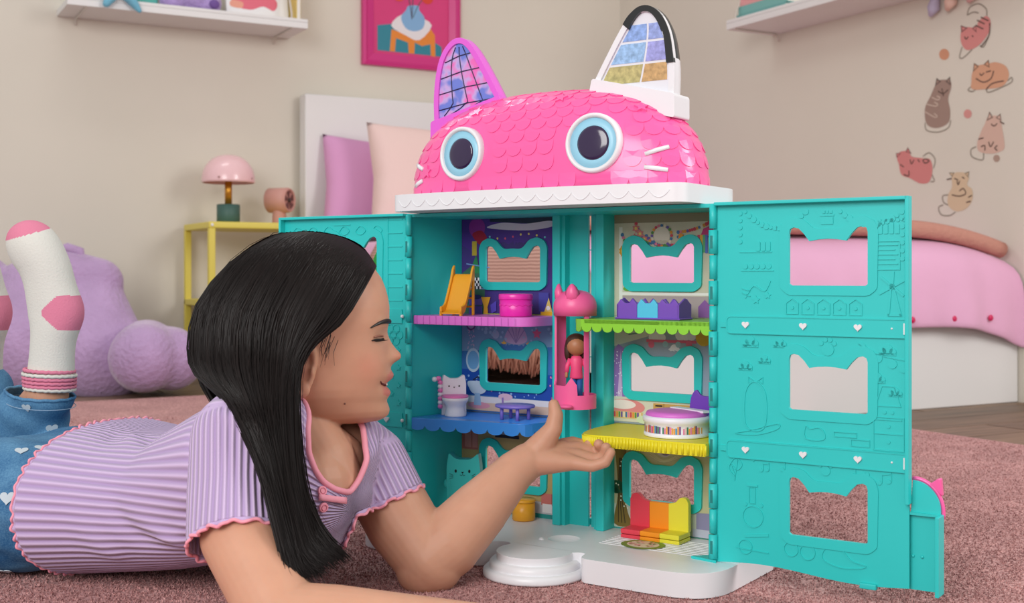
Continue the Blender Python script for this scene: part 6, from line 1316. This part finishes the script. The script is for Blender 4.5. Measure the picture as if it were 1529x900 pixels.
# trims on the openings
def resample(pts, step):
    P_ = [Vector(p_) for p_ in pts]+[Vector(pts[0])]; L_ = [0]
    for i in range(1, len(P_)): L_.append(L_[-1]+(P_[i]-P_[i-1]).length)
    n = max(8, int(L_[-1]/step)); out = []
    for k in range(n):
        s = L_[-1]*k/n; i = max(0, int(np.searchsorted(L_, s, 'right'))-1); i = min(i, len(P_)-2); out.append(P_[i].lerp(P_[i+1], (s-L_[i])/max(1e-9, L_[i+1]-L_[i])))
    return out, L_[-1]
for lp_ in loops:
    pts = [q[0] for q in lp_]
    for _ in range(12): pts = [(pts[i-1]+pts[i]*2+pts[(i+1) % len(pts)])/4 for i in range(len(pts))]
    cen = sum(pts, Vector())/len(pts)
    if (cen-nC-nS*0.5).length < 0.060:                                     # neckline binding
        q, L_ = resample(pts, 0.004); MB().tube(q+[q[0]], 0.0034, 8).build('neck_binding', PKT, shirt, True); continue
    ax_ = hemN*-1 if (cen-hemP).length < 0.12 else min(sleeves, key=lambda s: (s[0]-cen).length)[1].normalized()
    q, L_ = resample(pts, 0.0016); n = len(q); wv = max(8, int(L_/0.0115))
    r0 = []; r1 = []; r2 = []
    for i in range(n):
        o_ = (q[i]-cen); o_ = (o_-ax_*o_.dot(ax_)).normalized(); a = 2*PI*wv*i/n; am = 0.0022*(0.7+0.5*math.sin(i*0.11))
        r0.append(q[i]-ax_*0.001); m_ = q[i]+ax_*(0.004+0.0015*math.sin(a*0.5))+o_*am*math.sin(a); m_.z = max(m_.z, 0.002); r1.append(m_); r2.append(m_+ax_*0.0012)
    mb = MB(); mb.loft([r0, r1], False, False); o = mb.build('lettuce_hem', KNIT, shirt, True); sdm = o.modifiers.new('s', 'SOLIDIFY'); sdm.thickness = 0.0012
    MB().tube(r1+[r1[0]], 0.0017, 6).build('pink_edging', PKT, shirt, True)
# button placket under the neckline
bpy.context.view_layer.update(); dg = bpy.context.evaluated_depsgraph_get()
def on_shirt(px, py):
    o0 = Vector((0, 0, CH)); dd = (W(px, py, 1.0)-o0).normalized(); hit, loc, nn, _ = shirt.ray_cast(o0, dd, depsgraph=dg); return (loc, nn) if hit else (W(px, py, 1.29), Vector((0, -1, 0)))
rows_ = [[on_shirt(x, 738+(x-476)*0.12+dy) for x in np.linspace(474, 513, 9)] for dy in (0, 4.5, 9)]
MB().loft([[l_+n_*0.0022 for l_, n_ in r] for r in rows_], False, False, closed=False).build('placket', PKT, shirt, True).modifiers.new('s', 'SOLIDIFY').thickness = 0.0022
for px, py in ((482, 757), (480, 733)):
    c, n_ = on_shirt(px, py); bt = MB().tube([c, c+n_*0.0034], 0.0052, 18).build('button', PKT, shirt, bevel=0.0008); t1 = n_.orthogonal().normalized(); t2 = n_.cross(t1)
    mb = MB(); mb.tube([c+n_*0.0036+(t1*math.cos(a)+t2*math.sin(a))*0.0030 for a in np.linspace(0, 2*PI, 17)], 0.0005, 6); mb.build('button_ring', mat('button_tone', (214, 122, 142), 0.6), bt, True)

# ------------------------------------------------------------------ jeans
DEN = bpy.data.materials.new('blue_denim'); DEN.use_nodes = True; nt = DEN.node_tree; b = nt.nodes['Principled BSDF']; b.inputs['Roughness'].default_value = 0.85; b.inputs['Specular IOR Level'].default_value = 0.15
tc = nt.nodes.new('ShaderNodeTexCoord'); na = nt.nodes.new('ShaderNodeTexNoise'); na.inputs['Scale'].default_value = 14; na.inputs['Detail'].default_value = 5; nb_ = nt.nodes.new('ShaderNodeTexNoise'); nb_.inputs['Scale'].default_value = 500; nb_.inputs['Detail'].default_value = 2
r1_ = nt.nodes.new('ShaderNodeValToRGB'); r1_.color_ramp.elements[0].position = 0.32; r1_.color_ramp.elements[1].position = 0.72; r1_.color_ramp.elements[0].color = C(44, 92, 138); r1_.color_ramp.elements[1].color = C(112, 162, 196)
ad = nt.nodes.new('ShaderNodeMath'); ad.operation = 'MULTIPLY_ADD'; ad.inputs[1].default_value = 0.35; sb_ = nt.nodes.new('ShaderNodeMath'); sb_.operation = 'MULTIPLY_ADD'; sb_.inputs[1].default_value = 0.75
nt.links.new(tc.outputs['Object'], na.inputs['Vector']); nt.links.new(tc.outputs['Object'], nb_.inputs['Vector']); nt.links.new(na.outputs['Fac'], sb_.inputs[0]); sb_.inputs[2].default_value = -0.05; nt.links.new(nb_.outputs['Fac'], ad.inputs[0]); nt.links.new(sb_.outputs[0], ad.inputs[2]); nt.links.new(ad.outputs[0], r1_.inputs[0]); nt.links.new(r1_.outputs[0], b.inputs['Base Color'])
J_ = MB(); rings = []
for t, (c, w_, h_) in enumerate([((-0.455, 1.475, 0.086), .118, .070), ((-0.52, 1.505, 0.083), .136, .077), ((-0.58, 1.535, 0.083), .140, .080), ((-0.63, 1.56, 0.078), .12, .07)]):
    rings.append([Vector(c)+AXL*w_*spw(math.cos(2*PI*j/48), 0.85)+ez*h_*spw(math.sin(2*PI*j/48), 0.85) for j in range(48)])
for r in rings:
    for p_ in r: p_.z = max(p_.z, 0.004)
J_.loft(rings); J_.chain([Vector((-0.53, 1.452, 0.082)), Vector((-0.62, 1.462, 0.082)), Vector((-0.70, 1.485, 0.078)), KN2], [.074, .079, .074, .06], 24); J_.chain([Vector((-0.52, 1.56, 0.084)), Vector((-0.63, 1.65, 0.078)), KN], [.074, .070, .057], 24)
cuff = W(63, 588, 1.62)
J_.chain([KN, (KN+cuff)/2+Vector((0.012, 0, 0.006)), cuff+(cuff-KN).normalized()*0.0], [.057, .0525, .0425], 24); J_.chain([KN2, AN2-Vector((0, 0, 0.02))], [.058, .046], 20)
jeans = J_.build('jeans', DEN, girl, True)
r_ = jeans.modifiers.new('r', 'REMESH'); r_.mode = 'VOXEL'; r_.voxel_size = 0.004; r_.use_smooth_shade = True; s_ = jeans.modifiers.new('s', 'SMOOTH'); s_.iterations = 6; bake(jeans)
me = jeans.data; co = co_of(me); nr = np.empty(len(co)*3); me.vertices.foreach_get('normal', nr); nr = nr.reshape(-1, 3)
w_ = 0.0025*np.sin(co[:, 0]*60+co[:, 2]*90+2*np.sin(co[:, 1]*25))*np.sin(co[:, 2]*45+co[:, 0]*20); co = co+nr*w_[:, None]; co[:, 2] = np.maximum(co[:, 2], 0.003); me.vertices.foreach_set('co', co.ravel())
cn = Vector((0.10, -0.05, 1.0)).normalized(); bm = bmesh.new(); bm.from_mesh(me); cpt = W(63, 590, 1.62)
bmesh.ops.bisect_plane(bm, geom=bm.verts[:]+bm.edges[:]+bm.faces[:], plane_co=cpt, plane_no=cn)
bmesh.ops.delete(bm, geom=[f_ for f_ in bm.faces if (f_.calc_center_median()-cpt).dot(cn) > 0 and (f_.calc_center_median()-cpt).length < 0.09], context='FACES')
be = {}
for e in bm.edges:
    if len(e.link_faces) == 1: a, b_ = e.verts; be.setdefault(a, []).append(b_); be.setdefault(b_, []).append(a)
lp_ = []
if be:
    cur = next(iter(be)); used = {cur}; lp_ = [cur]
    while True:
        nx = [w for w in be[cur] if w not in used]
        if not nx: break
        cur = nx[0]; used.add(cur); lp_.append(cur)
lp_ = [v.co.copy() for v in lp_]; bm.to_mesh(me); bm.free(); me.shade_smooth()
jeans.modifiers.new('s', 'SOLIDIFY').thickness = 0.002
if len(lp_) > 20:
    q, L_ = resample(lp_, 0.004); MB().tube([p_+ez*(0.0004*math.sin(i*1.3)) for i, p_ in enumerate(q)]+[q[0]], 0.0022, 8).build('frayed_edge', DEN, jeans, True)
    STI = mat('denim_stitch', (150, 176, 200), 0.9)
    mb = MB(); cen = sum(q, Vector())/len(q)
    for dz in (0.012,): mb.tube([p_-cn*dz+(p_-cen).normalized()*0.0022 for p_ in q]+[q[0]-cn*dz+(q[0]-cen).normalized()*0.0022], 0.0005, 5)
    mb.build('hem_stitch', STI, jeans, True)
bpy.context.view_layer.update()
dg = bpy.context.evaluated_depsgraph_get(); HRT = mat('pale_print', (196, 208, 216), 0.9)
for px, py, s in ((40, 608, 0.007), (77, 640, 0.0085), (32, 673, 0.008), (11, 743, 0.009), (62, 668, 0.008), (8, 852, 0.009), (-40, 700, .008), (-60, 790, .009)):
    o0 = Vector((0, 0, CH)); dd = (W(px, py, 1.0)-o0).normalized(); hit, loc, nn, _ = jeans.ray_cast(o0, dd, depsgraph=dg)
    if not hit: continue
    t = nn.cross(ez).normalized()*-1; up_v = t.cross(nn)*-1; up_v = up_v if up_v.z > 0 else -up_v
    MB().prism(heart(0, 0, s), 0, 0.0006, lambda a, b_, h: tuple(loc+t*a+up_v*b_+nn*(h+0.0004))).build('heart_print', HRT, jeans)

# ------------------------------------------------------------------ sock on the raised foot
SW = mat('sock_white', (212, 211, 204), 0.9, 0.15, bump=(400, 0.4, 0.0015)); SP = mat('sock_pink', (214, 128, 154), 0.9, 0.15, bump=(400, 0.4, 0.0015))
def sock(dx, Yk, name, parent):
    cs = [(73, 578, 34.5, 33), (76, 560, 34.5, 33), (77, 545, 33, 32), (78, 525, 32, 32), (80, 505, 32.5, 33), (83, 488, 36, 34), (84.5, 474, 40.5, 34), (84, 460, 41, 34), (80, 446, 39, 34), (76, 430, 37, 34), (72, 413, 36.5, 35), (66, 396, 37.5, 37), (57, 379, 38.5, 39), (46, 362, 37, 39), (36, 350, 31, 35), (29, 341, 22, 27), (25, 336, 9, 12)]
    n = 48; rings = []; P3 = [W(c[0]+dx, c[1], Yk) for c in cs]; s = Yk/F; cs2 = []
    for i, c in enumerate(cs):
        t = (P3[min(i+1, len(cs)-1)]-P3[max(0, i-1)]).normalized(); t = (t+ez*0.9).normalized() if i < 12 else t
        a = t.cross(Vector((0, 1, 0))).normalized(); b_ = Vector((0, 1, 0))
        rings.append([P3[i]+a*c[2]*s*math.cos(2*PI*j/n)+b_*c[3]*s*math.sin(2*PI*j/n) for j in range(n)])
    o = MB().loft(rings).build(name, SW, parent, True, sub=3); bpy.context.view_layer.update(); bake(o); o.data.materials.append(SP)
    for p_ in o.data.polygons:
        q = p_.center; px = q.x/q.y*F+CX-dx; py = HY-(q.z-CH)/q.y*F
        if (py < 352-(px-35)*0.28) or ((px-62)/30 > 0 and abs(py-467) < 26*min(1, max(0, (px-60)/26))**0.8): p_.material_index = 1
    s2 = Yk/F
    for k, (y, rgbm, r) in enumerate(((553, SP, 35.2), (559, SW, 37.2), (564.5, SP, 36.6), (570, SP, 36.4), (575.5, SP, 36.0), (580, SW, 35.4))):
        c = W(74+dx, y, Yk); mb = MB(); rr2 = r*s2
        mb.tube([c+Vector((rr2*math.cos(a), rr2*0.97*math.sin(a), 0.0006*math.sin(a*24)-0.002*math.cos(a))) for a in np.linspace(0, 2*PI, 61)], 0.0024, 8); mb.build('cuff_band', rgbm, o, True)
    return o
sock(0, 1.62, 'sock', girl); sock(-108, 1.69, 'sock', girl)

# ------------------------------------------------------------------ hair: long straight locks from a side parting
HM = bpy.data.materials.new('long_hair'); HM.use_nodes = True; nt = HM.node_tree; b = nt.nodes['Principled BSDF']; b.inputs['Roughness'].default_value = 0.40; b.inputs['Specular IOR Level'].default_value = 0.16
at = nt.nodes.new('ShaderNodeAttribute'); at.attribute_name = 'Col'; nt.links.new(at.outputs['Color'], b.inputs['Base Color'])
# control rows (picture x, y, distance) for the foremost, middle and rearmost lock on the near side
CT = [  # s = 0 front ... 1 back
    [(561, 398, 1.362), (548, 420, 1.330), (511, 478, 1.302), (470, 512, 1.288), (446, 548, 1.282), (441, 600, 1.272), (446, 680, 1.240), (460, 745, 1.205), (485, 795, 1.18), (522, 838, 1.175)],
    [(545, 376, 1.360), (520, 400, 1.322), (480, 470, 1.292), (450, 515, 1.283), (437, 550, 1.276), (433, 605, 1.245), (437, 690, 1.205), (448, 755, 1.180), (468, 812, 1.155), (505, 845, 1.15)],
    [(510, 356, 1.362), (478, 385, 1.312), (432, 465, 1.282), (418, 520, 1.276), (413, 560, 1.256), (412, 615, 1.216), (422, 700, 1.192), (437, 770, 1.160), (452, 828, 1.142), (480, 860, 1.136)],
    [(465, 348, 1.364), (425, 378, 1.312), (375, 460, 1.282), (366, 520, 1.272), (368, 562, 1.246), (384, 620, 1.192), (408, 712, 1.172), (425, 785, 1.147), (440, 840, 1.130), (455, 868, 1.126)],
    [(425, 350, 1.368), (372, 382, 1.325), (322, 452, 1.300), (313, 520, 1.287), (320, 560, 1.262), (358, 612, 1.188), (396, 700, 1.168), (418, 785, 1.142), (432, 845, 1.126), (442, 870, 1.123)],
    [(408, 354, 1.380), (345, 392, 1.362), (297, 455, 1.352), (286, 520, 1.335), (296, 560, 1.300), (338, 598, 1.215), (386, 690, 1.168), (410, 780, 1.140), (425, 842, 1.125), (434, 868, 1.122)]]
def lock_point(s, t, ct=CT):
    k = s*(len(ct)-1); i = min(int(k), len(ct)-2); f_ = k-i; A4 = [CTA[id(ct)][max(0, min(len(ct)-1, i+o_))] for o_ in (-1, 0, 1, 2)]
    row = 0.5*((2*A4[1])+(A4[2]-A4[0])*f_+(2*A4[0]-5*A4[1]+4*A4[2]-A4[3])*f_*f_+(3*A4[1]-A4[0]-3*A4[2]+A4[3])*f_**3)
    n = len(row)-1; q = t*n; j = min(int(q), n-1); u = q-j
    g = lambda a: row[max(0, min(n, a))]; a, b_, c, d_ = g(j-1), g(j), g(j+1), g(j+2)
    return 0.5*((2*b_)+(c-a)*u+(2*a-5*b_+4*c-d_)*u*u+(3*b_-a-3*c+d_)*u**3)
# far side: short part over the crown, falling behind the head
FT = [[(561, 397, 1.366), (556, 404, 1.385), (545, 425, 1.425), (520, 470, 1.455), (490, 520, 1.468), (465, 580, 1.470), (455, 650, 1.470), (450, 700, 1.468)],
      [(535, 366, 1.366), (528, 366, 1.385), (515, 390, 1.430), (490, 450, 1.462), (465, 510, 1.470), (448, 575, 1.470), (440, 650, 1.470), (436, 700, 1.468)],
      [(480, 349, 1.368), (474, 350, 1.390), (455, 372, 1.436), (430, 440, 1.466), (412, 510, 1.470), (400, 575, 1.470), (400, 650, 1.468), (400, 700, 1.465)],
      [(425, 350, 1.370), (412, 354, 1.392), (385, 385, 1.436), (352, 445, 1.455), (340, 515, 1.456), (345, 575, 1.450), (365, 640, 1.44), (380, 690, 1.42)],
      [(408, 354, 1.382), (380, 366, 1.395), (335, 405, 1.415), (303, 460, 1.415), (292, 520, 1.405), (302, 570, 1.395), (330, 620, 1.37), (360, 670, 1.34)]]
CTA = {id(CT): np.array(CT), id(FT): np.array(FT)}
def build_hair():
    root = None
    for nm, ct, N, NT in (('hair', CT, 3600, 18), ('far_hair', FT, 1300, 13)):
        # inner sheet
        mb = MB(); rings = []
        ns, ntt = 60, 60
        for a in range(ns+1):
            ring = []
            for t in range(ntt+1):
                tt = t/ntt*(0.88 if ct is CT else 1.0); p_ = lock_point(a/ns, tt, ct); Y = p_[2]+(0.0035 if ct is CT else -0.0035); ring.append(W(p_[0], p_[1]+1.5, Y))
            rings.append(ring)
        mb.loft(rings, False, False, closed=False, color=C(16, 12, 11)); o = mb.build(nm if root is None else 'far_hair', HM, root or girl, True); o.modifiers.new('s', 'SOLIDIFY').thickness = 0.003
        if root is None: root = o
        # locks
        vs = []; fs = []; cols = []; off = 0
        for k in range(N):
            s = RNG.uniform(0, 1); jt = RNG.normal(0, 1, 4); tmax = RNG.uniform(0.90, 1.0) if RNG.random() < 0.7 else RNG.uniform(0.78, 0.93); fly = RNG.random() < 0.05
            lift = abs(RNG.normal(0, 0.0022))+(RNG.uniform(0.001, 0.006) if fly else 0); wd_ = RNG.uniform(0.0006, 0.0013)*(0.3 if fly else 1)
            t0 = 0.0 if RNG.random() < 0.7 else RNG.uniform(0, 0.12)
            if fly: jt = jt*2.2
            ds = RNG.normal(0, 0.03)
            P_ = []
            for i in range(NT):
                t = t0+(tmax-t0)*i/(NT-1); ss = min(1, max(0, s+ds*t)); p_ = lock_point(ss, t, ct)
                g = min(1.0, t*3); x = p_[0]+(jt[0]*1.6+jt[2]*1.6*math.sin(t*6+jt[3]))*g+(jt[1]*5*max(0, t-0.8)*4); y = p_[1]+(jt[3]*6*max(0, t-0.9)*10); sg = -1 if ct is CT else 1
                P_.append(W(x, y-(0.8 if t < 0.1 else 0)-(abs(jt[1])*1.2*math.sin(min(1, t*2.2)*PI) if fly else 0), p_[2]+sg*lift*g+sg*0.0006))
            for i in range(NT):
                tg_ = (P_[min(i+1, NT-1)]-P_[max(i-1, 0)]).normalized(); out = Vector((0, -1, 0)) if ct is CT else Vector((0, 1, 0))
                a = tg_.cross(out); a = a.normalized() if a.length > 1e-4 else ex; nn = a.cross(tg_).normalized()
                w = wd_*(1.0 if i < NT-3 else (NT-1-i)/3+0.08)
                vs += [tuple(P_[i]+a*w), tuple(P_[i]+nn*w*0.8), tuple(P_[i]-a*w)]
            sh_ = RNG.uniform(0.75, 1.5); c = tuple(x*sh_ for x in C(20, 14, 13)[:3])+(1.0,)
            for i in range(NT-1):
                for q in range(2): fs.append((off+i*3+q, off+i*3+q+1, off+(i+1)*3+q+1, off+(i+1)*3+q))
            cols += [c]*(NT*3); off += NT*3
        me = bpy.data.meshes.new('locks'); me.from_pydata(vs, [], fs); ca = me.color_attributes.new('Col', 'FLOAT_COLOR', 'POINT'); ca.data.foreach_set('color', np.array(cols, dtype=np.float32).ravel()); me.materials.append(HM); me.shade_smooth()
        lo = bpy.data.objects.new('locks', me); col.objects.link(lo); lo.parent = root; lo['kind'] = 'stuff'
build_hair()
mb = MB()
for k in range(14):                                                 # loose strands before the ear
    l0 = RNG.uniform(0.058, 0.066); y0 = RNG.uniform(496, 512); dx = RNG.uniform(0, 1)
    p0 = W(505-22*dx, y0, 1.301); p1 = W(500-24*dx+RNG.normal(0, 2), y0+18, 1.2985); p2 = W(497-20*dx+RNG.normal(0, 3), y0+RNG.uniform(26, 42), 1.2995)
    mb.tube([p0, p1, p2], [.00035, .00025, .0001], 4)
wsp = mb.build('sideburn_wisps', HAIRD, [c_ for c_ in girl.children if c_.name.startswith('hair')][0], True); wsp['kind'] = 'stuff'
for o in list(girl.children): o.matrix_parent_inverse = Matrix.Translation(-girl.location)
